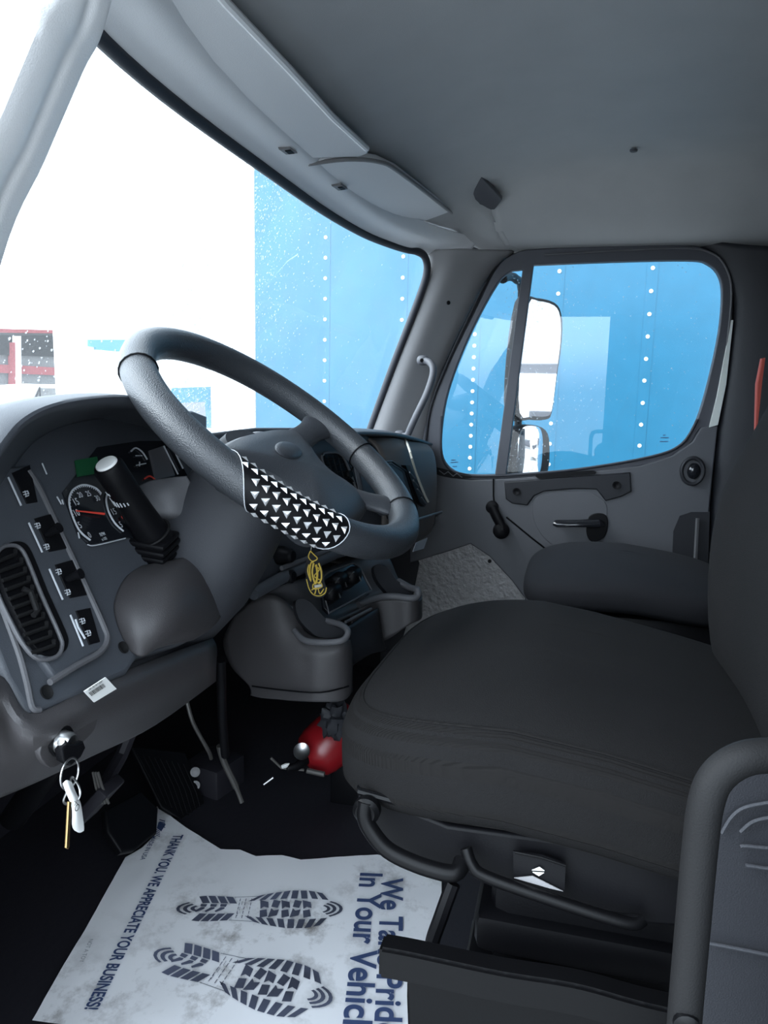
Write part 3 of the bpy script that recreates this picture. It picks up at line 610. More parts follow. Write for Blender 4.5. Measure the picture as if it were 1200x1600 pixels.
part('dimmer_bar', tube_bm([F(118, 968, .012), F(122, 980, .012), F(133, 998, .012)], 0.0012, 6), 'dial', da)
for p in ((192, 1012), (72, 1082)): part('trim_screw', lathe_bm(F(*p, .001), FN, [(0, .007), (0.002, .007), (0.0005, .005)], 16), 'handle', da)
# gauge cluster
gl = plate('gauge_cluster', [F(*p) for p in ((96, 770), (110, 752), (150, 700), (215, 690), (262, 690), (300, 760), (280, 830), (214, 842), (196, 841), (137, 852), (120, 835))], FN, 0.004, 'gloss', da, lift=0.002)
def arc(pix, r=0.0011, m='dial', parent=gl, nm='dial_ring', sm=5): return part(nm, tube_bm(smooth([F(*p, .004) for p in pix], sm), r, 6), m, parent)
arc([(141, 844), (125, 830), (114, 808), (108, 785), (112, 768), (124, 759), (136, 758), (150, 763), (158, 771)], 0.0012)
tk = bmesh.new(); rp_ = smooth([F(*p, .004) for p in ((114, 808), (108, 785), (112, 768), (124, 759), (136, 758), (150, 763), (158, 771))], 8)
gc = F(141, 803, .004)
for p in rp_[::2]: tube_bm([p, p.lerp(gc, 0.07)], 0.0005, 5, bm=tk)
part('tick_marks', tk, 'dial', gl)
XD = Vector((1, 0, 0)); UPF = FN.cross(XD)*1.0
if UPF.z < 0: UPF = -UPF
def ftext(s, px, py, w):     # centred numerals
    c = F(px, py, .0045); text('dial_number', s, c - XD*w/2, c + XD*w/2, UPF, 'dial', gl, hs=1.15, offset=0.01)
for s, px, py in (('0', 142, 840), ('5', 127, 825), ('10', 121, 806), ('15', 120, 789), ('20', 127, 777), ('25', 140, 775), ('30', 154, 782)): ftext(s, px, py, 0.0042 if len(s) == 1 else 0.0082)
ftext('RPM', 161, 837, 0.010); ftext('x100', 164, 844, 0.010)
part('needle', tube_bm([F(119, 798, .006), F(163, 803, .006)], [0.0008, 0.0015], 6), 'needle', gl)
arc([(168, 770), (166, 782), (170, 800), (180, 818), (193, 830)], 0.0012)
ftext('15', 179, 804, 0.008); ftext('5', 191, 824, 0.0042)
part('needle_tip', disc_bm(F(192, 808, .005), FN, .0025, .0005), 'needle', gl)
arc([(137, 851), (150, 852), (196, 841)], 0.0008, nm='bezel_line')
arc([(205, 705), (212, 700), (222, 706), (230, 718)], 0.0012); arc([(226, 748), (234, 744), (243, 750)], 0.0012, 'needle')
arc([(212, 712), (222, 712)], 0.0008, nm='dial_mark'); arc([(213, 727), (228, 724)], 0.0008, nm='dial_mark'); arc([(218, 722), (218, 728)], 0.001, nm='dial_mark')
plate('lcd_display', [F(*p) for p in ((114, 722), (148, 716), (152, 741), (118, 747))], FN, 0.002, 'lcd', gl, lift=0.0045)
for a, b in (((256, 697), (278, 741)), ((268, 696), (286, 732))): part('bezel_line', tube_bm([F(*a, .006), F(*b, .006)], 0.0012, 6), 'dial', da)
plate('trim_block', [F(*p) for p in ((230, 706), (254, 698), (270, 745), (240, 752))], FN, 0.006, 'dashmid', da, lift=0.005, bev=0.001)
for a, b in (((66, 724), (73, 741)), ((89, 776), (96, 788)), ((97, 781), (99, 788)), ((122, 832), (124, 841))): part('indicator_line', tube_bm([F(*a, .004), F(*b, .004)], 0.0009, 5), 'dial', da)
# hood over the instruments
lip_px = [(-70, 900), (-45, 800), (-10, 730), (15, 690), (40, 662), (75, 642), (120, 630), (175, 624), (215, 626), (252, 634), (285, 650), (318, 680), (335, 720)]
lip = [Y(*p, 0.545 - 0.03*math.sin(PI*i/12)) for i, p in enumerate(lip_px)]
rowA = [F(px + 14, py + 26) for px, py in lip_px]
lip_in = [p + Vector((0.004, 0.012, -0.006)) for p in lip]
cx = 0.44
def out(p, dy, sx, dz): return Vector((cx + (p.x-cx)*sx, p.y+dy, p.z+dz))
hoodrows = [rowA, [a.lerp(b, 0.5) + Vector((0, 0, 0.004)) for a, b in zip(rowA, lip_in)], lip_in, lip, [out(p, 0.004, 1.05, 0.004) for p in lip],
            [out(p, 0.06, 1.10, 0.0) for p in lip], [out(p, 0.17, 1.14, -0.03 - 0.35*max(0, p.z-0.88)) for p in lip], [out(p, 0.27, 1.16, -0.07-0.6*max(0, p.z-0.86)) for p in lip]]
patch('instrument_hood', hoodrows, 'dash', da, thick=0.003, nu=4, nv=4)
# wide top of the dashboard
def dtop(x, t):
    lead = 0.645 if x < 0.8 else (0.645 + (0.532-0.645)*(x-0.8)/0.1 if x < 0.9 else None)
    zz = 0.862 - 0.075*max(0, (x-1.15)/0.8)**1.5
    y = (0.545 - 0.26*max(0, (x-0.85)) if x < 1.3 else 0.428+0.0*(x-1.3)) + t
    if lead: y = lead + t*0.55
    return Vector((x, y, zz - 0.25*max(0, 0.03-t)**1.0 - 0.15*max(0, t-0.1)))
part('dash_top', patch_bm([[dtop(x, t) for x in (0.10, 0.3, 0.5, 0.7, 0.85, 1.0, 1.2, 1.4, 1.6, 1.8, 1.93)] for t in (-0.0, 0.03, 0.1, 0.2, 0.33)], 3, 3), 'dash', da)
LAST[0].modifiers.new('thickness', 'SOLIDIFY').thickness = 0.008
# centre and passenger face
CN = Vector((-0.25, -0.97, 0.12)).normalized(); CO = Vector((1.1, 0.50, 0.70))
def Cn(px, py, l=0.0): return on(px, py, CO + CN*l, CN)
plate('centre_panel', [Cn(*p) for p in ((300, 680), (400, 668), (545, 668), (600, 690), (600, 855), (526, 872), (400, 925), (300, 950))], CN, 0.02, 'dash', da, bev=0.005)
rr_ = []
for z, dy in ((0.800, 0.03), (0.77, 0.0), (0.70, -0.012), (0.60, -0.012), (0.53, 0.0), (0.50, 0.05), (0.50, 0.14)):
    rr_.append([Vector((x, 0.41 + dy + yy, z - zz)) for x, yy, zz in ((1.30, 0.03, -0.035), (1.42, 0.0, -0.03), (1.6, 0.0, -0.01), (1.8, 0.0, 0.005), (1.88, 0.012, 0.012), (1.93, 0.06, 0.02))])
patch('passenger_panel', rr_, 'dashwarm', da, thick=0.006, nu=4, nv=4)
def Pn(px, py, l=0.0): return Y(px, py, 0.374 - l)
plate('glove_lid', [Pn(*p) for p in ((560, 728), (612, 722), (632, 735), (648, 788), (640, 798), (600, 806), (570, 780))], (0, -1, 0), 0.01, 'dash', da, bev=0.003)
part('lid_gap', tube_bm([Pn(*p, .004) for p in ((575, 724), (612, 721), (634, 736), (649, 788), (640, 799), (612, 806))], 0.0025, 6), 'black', da)
plate('side_vent_slot', [Pn(*p) for p in ((634, 727), (641, 727), (652, 750), (668, 784), (664, 792), (656, 786), (644, 755))], (0, -1, 0), 0.012, 'black', da, bev=0.001)
sv = LAST[0]; sl = bmesh.new()
for k in range(4): tube_bm([Pn(640+k*6, 738+k*13, .008), Pn(648+k*6, 748+k*13, .008)], 0.002, 5, bm=sl)
part('louvre', sl, 'dash', sv)
part('lower_ridge', tube_bm([Pn(*p, .004) for p in ((560, 840), (620, 822), (690, 800))], 0.004, 8), 'dash', da)
vc = [(503, 712), (520, 707), (535, 712), (548, 740), (556, 765), (550, 775), (530, 765), (512, 742)]
cv = plate('air_vent', [Cn(*p) for p in vc], CN, 0.006, 'black', da, lift=0.006, sm=3)
part('vent_ring', tube_bm(smooth([Cn(*p, 0.008) for p in vc], 3, True), 0.003, 8, closed=True), 'dashmid', cv)
lv = bmesh.new()
for k in range(5): tube_bm([Cn(505+k*5, 719+k*10, .008), Cn(534+k*4, 715+k*10, .008)], 0.0018, 6, bm=lv)
for k in range(3): tube_bm([Cn(512+k*8, 712, .009), Cn(524+k*9, 755+k*4, .009)], 0.0015, 6, bm=lv)
part('louvre', lv, 'handle', cv)
part('radio_slot', tube_bm([Cn(*p, .008) for p in ((545, 745), (560, 760), (582, 780), (572, 745), (555, 722))], 0.0025, 6, closed=True), 'handle', da)
for (x, y) in ((520, 738), (537, 765)): part('control_knob', disc_bm(Cn(x+25, y+3, .006), CN, 0.010, 0.01), 'handle', da)
# trim ledge and knob under the wheel
part('trim_ledge', tube_bm([Cn(395, 928, .02), Cn(455, 895, .02), Cn(526, 864, .02), Cn(600, 842, .02)], 0.012, 12), 'dash', da)
part('ledge_highlight', tube_bm([Cn(440, 888, .022), Cn(520, 857, .022), Cn(598, 838, .022)], 0.005, 8), 'dashmid', da)
part('control_knob', lathe_bm(Cn(436, 868, .0), CN, [(0, .018), (.012, .018), (.02, .014), (.03, .013), (.034, .009)], 20), 'black', da)
part('control_knob', lathe_bm(Cn(437, 900, .0), CN, [(0, .010), (.012, .010), (.02, .014), (.03, .013), (.034, .009)], 20), 'black', da)
# lower knee panel
def K(px, py, y): return Y(px, py, y)
rows = [[X(-60, 1040, .11), Y(0, 1062, .50), Y(42, 1120, .475), Y(120, 1088, .475), Y(200, 1048, .48), Y(330, 1000, .50)],
        [X(-60, 1060, .10), Y(-2, 1090, .49), Y(48, 1142, .462), Y(128, 1110, .462), Y(206, 1068, .468), Y(335, 1012, .49)],
        [X(-60, 1120, .10), Y(-4, 1130, .50), Y(52, 1165, .468), Y(132, 1135, .470), Y(212, 1095, .475), Y(335, 1035, .50)],
        [X(-60, 1180, .11), Y(-6, 1185, .52), Y(55, 1188, .50), Y(136, 1160, .50), Y(225, 1115, .51), Y(335, 1050, .53)],
        [X(-60, 1260, .13), Y(-6, 1243, .56), Y(58, 1216, .54), Y(140, 1178, .54), Y(240, 1130, .55), Y(335, 1062, .57)]]
patch('knee_panel', rows, 'dashlow', da, thick=0.008, nu=5, nv=5)
KN = Vector((0, -0.99, -0.12)).normalized(); KO = Vector((0.2, 0.457, 0.62))
def Kp(px, py, l=0.0): return on(px, py, KO + KN*l, KN)
kr = plate('ignition_recess', [Kp(*p, -0.004) for p in ((62, 1178), (75, 1150), (95, 1132), (118, 1118), (150, 1107), (155, 1112), (148, 1140), (130, 1160), (100, 1190), (78, 1200))], KN, 0.006, 'dashlow', da, sm=3, bev=0.001)
plate('recess_shadow_gap', [Kp(*p) for p in ((80, 1168), (95, 1140), (108, 1134), (116, 1150), (105, 1170), (92, 1185))], KN, 0.004, 'black', da, sm=3, lift=0.0005)
part('ignition_barrel', lathe_bm(Kp(94, 1158, 0.0), KN, [(0, .011), (.010, .011), (.013, .009), (.011, .006)], 24), 'metal', da)
stt = plate('barcode_sticker', [Kp(*p, 0.004) for p in ((126, 1079), (160, 1057), (177, 1075), (142, 1096))], KN, 0.0012, 'white', da, lift=0.004)
lab(stt, 'white barcode sticker')
def Ks(a, b): # sticker surface coordinates
    p0, p1, p3 = Kp(127, 1079, .009), Kp(160, 1058, .009), Kp(142, 1095, .009); return p0 + (p1-p0)*a + (p3-p0)*b
bb = bmesh.new(); xx = 0.15
while xx < 0.86:
    w = random.choice((0.008, 0.014, 0.022)); bb.faces.new([bb.verts.new(Ks(*q)) for q in ((xx, .42), (xx+w, .42), (xx+w, .75), (xx, .75))]); xx += w + random.choice((0.008, 0.014, 0.02))
part('barcode', bb, 'inkblack', stt, shade=False)
text('printed_number', '06-76747-000', Ks(.2, .32), Ks(.85, .32), Ks(0, 0)-Ks(0, 1), 'inkblack', stt)
part('side_round_vent', tube_bm([X(0, 1095, .12) + Vector((0, 0.03*math.cos(t*PI/10) + 0.045, 0.055*math.sin(t*PI/10)-0.01)) for t in range(20)], 0.005, 8, closed=True), 'black', da)
wl_ = plate('paper_label', [Pn(*p, 0.0) for p in ((648, 848), (666, 840), (660, 857), (643, 862))], (0, -1, 0), 0.002, 'grey', da, lift=0.004)

# ------------------------------------------------------------------ cup-holder console
co = thing('console', 'grey moulded cup-holder console jutting out below the centre of the dashboard', 'console', (1.1, 0.5, 0.2))
def W(px, py, x): return X(px, py, x)
rows = [[W(368, 962, .93), W(400, 935, .925), W(430, 930, .93), W(455, 950, .94), W(475, 985, .935), W(500, 998, .93), W(535, 1000, .935), W(546, 1000, .955)],
        [W(350, 1000, .93), W(400, 985, .915), W(430, 985, .91), W(455, 995, .91), W(475, 1010, .905), W(500, 1016, .905), W(535, 1015, .92), W(548, 1012, .955)],
        [W(362, 1040, .93), W(400, 1035, .915), W(430, 1035, .905), W(455, 1036, .90), W(475, 1038, .90), W(500, 1038, .90), W(535, 1036, .92), W(549, 1030, .955)],
        [W(390, 1070, .93), W(410, 1074, .92), W(435, 1075, .91), W(455, 1076, .905), W(475, 1077, .90), W(500, 1077, .90), W(535, 1074, .92), W(549, 1062, .955)],
        [W(393, 1086, .93), W(410, 1090, .92), W(435, 1092, .91), W(455, 1094, .905), W(475, 1095, .90), W(500, 1096, .90), W(535, 1094, .92), W(549, 1080, .955)]]
patch('left_bin_wall', rows, 'dashlow', co, thick=0.006, nu=4, nv=4)
part('bin_seam', tube_bm(smooth([W(394, 1072, .905), W(440, 1078, .89), W(500, 1082, .885), W(545, 1072, .93)], 4), 0.0018, 6), 'black', co)
# deck
def deck(rows, m='dashmid'): return patch('console_deck', rows, m, co, thick=0.006, nu=4, nv=4)
deck([[W(368, 962, .93), W(430, 920, .98), W(470, 905, 1.04), W(520, 885, 1.16), W(565, 870, 1.26), W(600, 863, 1.33)],
      [W(400, 938, .93), W(450, 930, .99), W(492, 935, 1.04), W(535, 905, 1.16), W(580, 885, 1.26), W(610, 878, 1.33)],
      [W(455, 950, .94), W(480, 955, .99), W(508, 962, 1.04), W(548, 950, 1.16), W(585, 925, 1.26), W(622, 905, 1.33)],
      [W(488, 993, .935), W(500, 980, .98), W(515, 975, 1.03), W(560, 955, 1.14), W(600, 932, 1.25), W(640, 925, 1.32)]])
# cup scoops
def scoop(pix, x, nm_='cup_holder'):
    nrm = Vector((-0.75, -0.55, 0.35)).normalized(); o = X(*pix[0], x)
    pts = [on(px, py, o, nrm) for px, py in pix]
    return plate(nm_, pts, nrm, 0.02, 'doordark', co, sm=3, lift=0.004)
scoop([(461, 942), (470, 936), (485, 942), (503, 962), (520, 978), (538, 985), (536, 996), (500, 996), (482, 985), (466, 966)], .925)
scoop([(583, 888), (592, 882), (606, 890), (620, 908), (642, 918), (640, 932), (612, 932), (600, 922), (588, 906)], 1.245)
part('cup_lip', tube_bm(smooth([W(460, 985, .905), W(475, 1000, .89), W(500, 1004, .885), W(530, 1002, .89), W(541, 995, .90), W(543, 985, .91), W(532, 976, .93), W(510, 970, .95)], 5), [0.006]*36, 10), 'dashmid', co)
part('cup_lip', tube_bm(smooth([W(560, 945, 1.15), W(590, 934, 1.2), W(615, 932, 1.22), W(640, 935, 1.22), W(652, 932, 1.23), W(652, 922, 1.24), W(640, 918, 1.26), W(622, 908, 1.28)], 5), [0.008]*36, 10), 'dashmid', co)
patch('right_bin_wall', [[W(548, 958, 1.13), W(580, 940, 1.2), W(610, 936, 1.22), W(640, 938, 1.22), W(655, 936, 1.25), W(658, 930, 1.32)],
                         [W(550, 985, 1.13), W(585, 970, 1.2), W(612, 962, 1.22), W(640, 958, 1.22), W(655, 955, 1.25), W(658, 950, 1.32)],
                         [W(550, 1015, 1.13), W(585, 1006, 1.2), W(612, 995, 1.22), W(640, 975, 1.22), W(655, 968, 1.25), W(658, 962, 1.32)]], 'dashlow', co, thick=0.006, nu=4, nv=4)
patch('front_shelf', [[W(535, 985, .99), W(560, 968, 1.06), W(590, 950, 1.18)], [W(545, 1030, .98), W(575, 1015, 1.06), W(600, 1010, 1.18)], [W(548, 1040, 1.0), W(580, 1020, 1.10), W(610, 1012, 1.22)]], 'doordark', co, thick=0.005)
part('drawer_edge', tube_bm([W(540, 972, 1.0), W(580, 951, 1.12)], 0.003, 8), 'dashmid', co)
# tray with sockets
TN = Vector((-0.25, -0.75, 0.6)).normalized(); TO = W(540, 915, 1.09)
def Tr(px, py, l=0.0): return on(px, py, TO + TN*l, TN)
tray = plate('socket_tray', [Tr(*p, .006) for p in ((500, 905), (515, 893), (552, 880), (562, 886), (581, 920), (576, 929), (515, 958), (507, 950))], TN, 0.008, 'gloss', co, bev=0.001)
part('tray_rim', tube_bm([Tr(*p, .007) for p in ((500, 905), (515, 893), (552, 880), (562, 886), (581, 922), (514, 958))], 0.002, 8, closed=True), 'dashmid', tray)
for (x, y) in ((530, 908), (552, 899), (520, 925)):
    s_ = part('socket_cap', super_bm(Tr(x, y, .016), (0.028, 0.016, 0.018), 0.7, 0.7, 24, 12), 'black', tray)
    part('cap_loop', tube_bm(smooth([Tr(x-6, y+3, .03), Tr(x+1, y-5, .034), Tr(x+8, y+1, .03), Tr(x+12, y+9, .026)], 4), 0.0016, 6), 'metal', s_)

# ------------------------------------------------------------------ steering wheel
WC = Vector((0.59, 0.398, 0.878)); WN = Vector((-0.031, -math.cos(0.929), math.sin(0.929))).normalized()
WA = Vector((0, 1, 0)).cross(WN).normalized(); WB = WN.cross(WA)
if WB.z < 0: WB = -WB
RW = 0.215
def wp(th, r, h=0.0): t = math.radians(th); return WC + (WA*math.cos(t) + WB*math.sin(t))*r + WN*h
sw = thing('steering_wheel', 'large black steering wheel with stitched leather cover and silver-studded patch', 'steering wheel', WC)
part('rim', tube_bm([wp(k*3, RW) for k in range(120)], 0.0225, 24, closed=True), 'leather', sw)
for th in (134, -62, -20): part('cover_seam', tube_bm([wp(th, RW + 0.0235*math.cos(k*PI/9), 0.0235*math.sin(k*PI/9)) for k in range(18)], 0.0012, 6, closed=True), 'black', sw)
def torus(th, ph, r=0.0232): p = math.radians(ph); return wp(th, RW + r*math.cos(p), r*math.sin(p))
# studded patch: th from -181 to -125
t0, t1 = -170.0, -131.0
def tlim(ph):          # slanted, pointed ends of the sewn-on patch
    f = (ph+75)/210.0
    return t0 + 9*(1-f) - 7*f*f, t1 - 7*(1-f)**2 - 2.5*max(0, f-0.6)/0.4
rows = [[torus(tlim(-75+210*j/12)[0]*(1-i/24) + tlim(-75+210*j/12)[1]*i/24, -75+210*j/12, 0.0236) for j in range(13)] for i in range(25)]
patch('studded_patch', rows, 'black', sw, thick=0, nu=1, nv=1); sp = LAST[0]
sb = bmesh.new()
for i in range(20):
    for j in range(6):
        ph = -48+j*31; l0, l1 = tlim(ph); th = t0-6 + 3.35*(i + (0.5 if j % 2 else 0))
        if th < l0+1.6 or th > l1-1.6: continue
        c = torus(th, ph, 0.0236); nn = (c - wp(th, RW)).normalized(); tt = (torus(th+1, ph, .0236)-c).normalized(); ww = nn.cross(tt)
        s_ = 0.0052; dn = (-UP - nn*(-UP).dot(nn)).normalized(); ww = nn.cross(dn); tt = dn
        a = [c + tt*s_*1.0 - ww*s_*0.0, c - tt*s_*0.7 + ww*s_*0.95, c - tt*s_*0.7 - ww*s_*0.95]
        vs = [sb.verts.new(q) for q in a]; tp = sb.verts.new(c + nn*0.0028)
        for k in range(3): sb.faces.new((vs[k], vs[(k+1) % 3], tp))
part('studs', sb, 'stud', sp, shade=False)
part('patch_piping', tube_bm([torus(tlim(-75+210*j/14)[0], -75+210*j/14, .024) for j in range(15)] + [torus(tlim(135)[0]+(tlim(135)[1]-tlim(135)[0])*i/20, 135, .024) for i in range(1, 21)] + [torus(tlim(135-210*j/14)[1], 135-210*j/14, .024) for j in range(15)], 0.0006, 6), 'dial', sp)
# hub pad
HD = -0.030
def pad_fn(hh): return lambda p: p
hub_out = [(-.13, .024), (-.06, .036), (0, .037), (.06, .036), (.13, .024), (.125, -.004), (.092, -.045), (.084, -.085), (.098, -.125), (.075, -.150), (0, -.155), (-.075, -.150), (-.098, -.125), (-.084, -.085), (-.092, -.045), (-.125, -.004)]
ho = smooth([Vector((x, y, 0)) for x, y in hub_out], 4, True); hc = Vector((0, -0.055, 0))
hb = bmesh.new(); rings = []
for s_, hgt in ((0.80, -0.07), (0.94, -0.05), (1.0, -0.032), (0.985, -0.018), (0.92, -0.010), (0.7, -0.004), (0.4, 0.001), (0.02, 0.003)):
    rings.append([hb.verts.new(WC + WA*(hc+(p-hc)*s_).x + WB*(hc+(p-hc)*s_).y + WN*(hgt-0.004)) for p in ho])
for A, B in zip(rings, rings[1:]):
    for j in range(len(A)): hb.faces.new((A[j], A[(j+1) % len(A)], B[(j+1) % len(A)], B[j]))
hb.faces.new(rings[0][::-1]); hb.faces.new(rings[-1])
part('hub_pad', hb, 'wheelpad', sw)
hubp = LAST[0]
eb = super_bm((0, 0, 0), (0.036, 0.017, 0.006), 1, 1, 32, 12)
ec = WC - WA*0.012 - WB*0.022 - WN*0.002; eb.transform(Matrix(((WA.x, WB.x, WN.x, ec.x), (WA.y, WB.y, WN.y, ec.y), (WA.z, WB.z, WN.z, ec.z), (0, 0, 0, 1))))
part('horn_emblem', eb, 'wheelpad', hubp)
for th in (3, 177, -60, -120):
    w0, w1 = (0.034, 0.028)
    d = (wp(th, 1)-WC).normalized(); s = WN.cross(d).normalized(); rows = []
    for r, h_, w in ((0.09, -0.026, 0.026), (0.12, -0.024, 0.024), (0.15, -0.020, 0.021), (0.178, -0.012, 0.022), (0.203, -0.004, 0.034)):
        c = WC + d*r + WN*h_
        rows.append([c + s*w*math.cos(k*PI/8) + WN*(0.011)*math.sin(k*PI/8) for k in range(16)])
    b3 = bmesh.new(); rg = [[b3.verts.new(p) for p in r] for r in rows]
    for A, B in zip(rg, rg[1:]):
        for j in range(16): b3.faces.new((A[j], A[(j+1) % 16], B[(j+1) % 16], B[j]))
    b3.faces.new(rg[0]); b3.faces.new(rg[-1][::-1]); bmesh.ops.recalc_face_normals(b3, faces=b3.faces)
    o = part('spoke', b3, 'wheelpad', sw); md = o.modifiers.new('round', 'SUBSURF'); md.levels = 2; md.render_levels = 2

# ------------------------------------------------------------------ steering column and levers
sc_ = thing('steering_column', 'dark tapered steering column shroud running down behind the wheel', 'steering column', WC - WN*0.35)
AX = -WN
b4 = bmesh.new(); rings = []
for s_, rx, ry, ox, oy in ((0.035, .062, .062, 0, 0), (0.07, .075, .07, 0, 0), (0.11, .085, .075, -.005, -.005), (0.16, .092, .08, -.012, -.01), (0.24, .098, .085, -.02, -.015), (0.31, .092, .078, -.02, -.015), (0.37, .070, .065, -.012, -.01), (0.45, .035, .035, 0, 0)):
    rings.append([b4.verts.new(WC + AX*s_ + WA*(ox + rx*math.copysign(abs(math.cos(t*PI/20))**0.75, math.cos(t*PI/20))) + WB*(oy + ry*math.copysign(abs(math.sin(t*PI/20))**0.75, math.sin(t*PI/20)))) for t in range(40)])
for A, B in zip(rings, rings[1:]):
    for j in range(40): b4.faces.new((A[j], A[(j+1) % 40], B[(j+1) % 40], B[j]))
b4.faces.new(rings[0][::-1]); b4.faces.new(rings[-1]); bmesh.ops.recalc_face_normals(b4, faces=b4.faces)
part('column_shroud', b4, 'column', sc_)
patch('upper_cover', [[X(213, 763, .49), X(235, 752, .50), X(262, 748, .51), X(292, 744, .52)],
                      [X(228, 780, .48), X(245, 775, .49), X(268, 768, .50), X(300, 762, .52)],
                      [X(242, 802, .48), X(262, 802, .49), X(280, 800, .50), X(305, 798, .52)],
                      [X(250, 812, .49), X(262, 812, .50), X(282, 810, .51), X(305, 808, .53)]], 'dashmid', sc_, thick=0.004)
patch('lower_shroud', [[F(222, 886, .0), F(252, 880, .012), F(295, 872, .02), F(340, 868, .0)],
                       [F(196, 905, .0), F(235, 905, .025), F(290, 903, .04), F(352, 900, .0)],
                       [F(179, 945, .0), F(222, 950, .028), F(285, 948, .045), F(352, 940, .0)],
                       [F(188, 985, .0), F(222, 990, .022), F(270, 985, .032), F(335, 975, .0)],
                       [F(205, 1016, .0), F(222, 1025, .006), F(248, 1010, .010), F(300, 1000, .0)]], 'dashlow', sc_, thick=0.004)
part('tilt_knob', super_bm(X(405, 684, .70), (0.022, 0.018, 0.010), 1, 1, 24, 12), 'dashmid', sc_)
part('column_tube', tube_bm([WC + AX*0.4, WC + AX*0.85], 0.022, 12), 'black', sc_)
part('steering_shaft', tube_bm([X(345, 1030, .78), X(347, 1120, .86), X(352, 1180, .92)], 0.009, 10), 'black', sc_)
# combination lever with bellows and white end button
lvr = thing('indicator_lever', 'thick black column lever with white end button standing on ribbed square boot', 'lever', X(235, 840, .46))
LB = X(240, 838, .46); LT = X(166, 724, .39); ld = (LT-LB).normalized(); LL = (LT-LB).length
part('lever_grip', lathe_bm(LB, ld, [(-0.01, .0225), (0, .0225), (0.012, .0215), (LL*0.35, .0195), (LL*0.55, .0185), (LL*0.8, .0185), (LL*0.95, .0185), (LL*0.985, .0165), (LL*0.99, .013)], 36), 'black', lvr)
part('end_button', lathe_bm(LB, ld, [(LL*0.97, .0135), (LL*1.0, .0135), (LL*1.012, .0125), (LL*1.018, .009)], 30), 'white', lvr); lab(LAST[0], 'round white end button')
e1 = ld.cross(Vector((0, 0, 1))).normalized(); e2 = e1.cross(ld)
mk = bmesh.new(); toC = (CAM-LB).normalized(); base = (toC - ld*toC.dot(ld)).normalized(); sd = ld.cross(base)
for k in range(7):
    a_ = math.radians(15 + k*13); dr = base*math.cos(a_) + sd*math.sin(a_)*(-1)
    q = LB + ld*(LL*0.56) + dr*0.0187; tube_bm([q, q + ld*(0.004 + 0.0012*k)], 0.0009, 5, bm=mk)
    if k > 3: q = LB + ld*(LL*0.70) + dr*0.0187; tube_bm([q, q + ld*0.004], 0.0008, 5, bm=mk)
part('printed_marks', mk, 'dial', lvr)
part('collar_ring', tube_bm([LB + ld*0.006 + (e1*math.cos(t*PI/12)+e2*math.sin(t*PI/12))*0.0245 for t in range(24)], 0.0018, 6, closed=True), 'handle', lvr)
BN = Vector((-0.22, -0.16, 1)).normalized(); BA = Vector((0.78, -0.62, 0)); BA = (BA - BN*BA.dot(BN)).normalized(); BB = BN.cross(BA)
boot = bmesh.new(); rt = Matrix.Rotation(math.radians(45), 3, BN)
for k, s_ in enumerate((.026, .027, .026, .024)):
    box_bm(LB + ld*0.002 + BN*(-0.004 - 0.0095*k), (rt @ BA)*s_, (rt @ BB)*s_, BN*0.0038, 0.003, boot)
    box_bm(LB + ld*0.002 + BN*(-0.009 - 0.0095*k), (rt @ BA)*s_*.86, (rt @ BB)*s_*.86, BN*0.003, 0, boot)
part('ribbed_boot', boot, 'black', lvr)

# ------------------------------------------------------------------ keys
ks = thing('key_bunch', 'ignition key with ring, white paper tag and brass key hanging from the lock', 'keys', Kp(94, 1158, 0.02))
kb = Kp(104, 1166, .024)
KY = 0.44
def Kk(px, py, dy=0.0): return Y(px, py, KY + dy)
plate('key_head', [Kk(*p) for p in ((97, 1172), (105, 1162), (118, 1163), (131, 1158), (135, 1168), (127, 1184), (112, 1197), (100, 1190))], (0, -1, 0), 0.009, 'black', ks, bev=0.002)
part('key_blade', tube_bm([Kp(95, 1159, .012), Kk(106, 1170, 0.004)], 0.004, 8), 'metal', ks)
rc = Kk(109, 1209)
part('key_ring', tube_bm([rc + Vector((0.013*math.cos(t*PI/16), 0, 0.0145*math.sin(t*PI/16))) for t in range(32)], 0.0011, 8, closed=True), 'metal', ks)
rc2 = Kk(112, 1236, -.004)
part('key_ring', tube_bm([rc2 + Vector((0.010*math.cos(t*PI/16), 0.003*math.sin(t*PI/8), 0.0125*math.sin(t*PI/16))) for t in range(32)], 0.0011, 8, closed=True), 'metal', ks)
patch('paper_tag', [[Kk(98, 1224, -.006), Kk(104, 1219, -.009), Kk(112, 1222, -.008)], [Kk(104, 1240, -.008), Kk(110, 1234, -.012), Kk(118, 1238, -.006)], [Kk(112, 1262, -.006), Kk(119, 1255, -.009), Kk(126, 1256, -.004)], [Kk(113, 1290, -.006), Kk(121, 1292, -.007), Kk(131, 1288, -.005)], [Kk(117, 1298, -.006), Kk(124, 1301, -.006), Kk(131, 1298, -.006)]], 'white', ks, thick=0.0006)
tg = LAST[0]; text('tag_writing', 'O', Kk(116, 1269, -.012), Kk(123, 1266, -.012), Vector((0.3, 0, 1)), 'inkblack', tg)
text('tag_writing', 'X', Kk(116, 1259, -.012), Kk(122, 1256, -.013), Vector((0.3, 0, 1)), 'inkblack', tg)
plate('brass_key', [Kk(*p, -0.008) for p in ((108, 1253), (112, 1253), (110, 1280), (109, 1322), (107, 1327), (104, 1325), (106, 1290))], (0, -1, 0), 0.0025, 'brass', ks, bev=0.0004); lab(LAST[0], 'brass-coloured key')

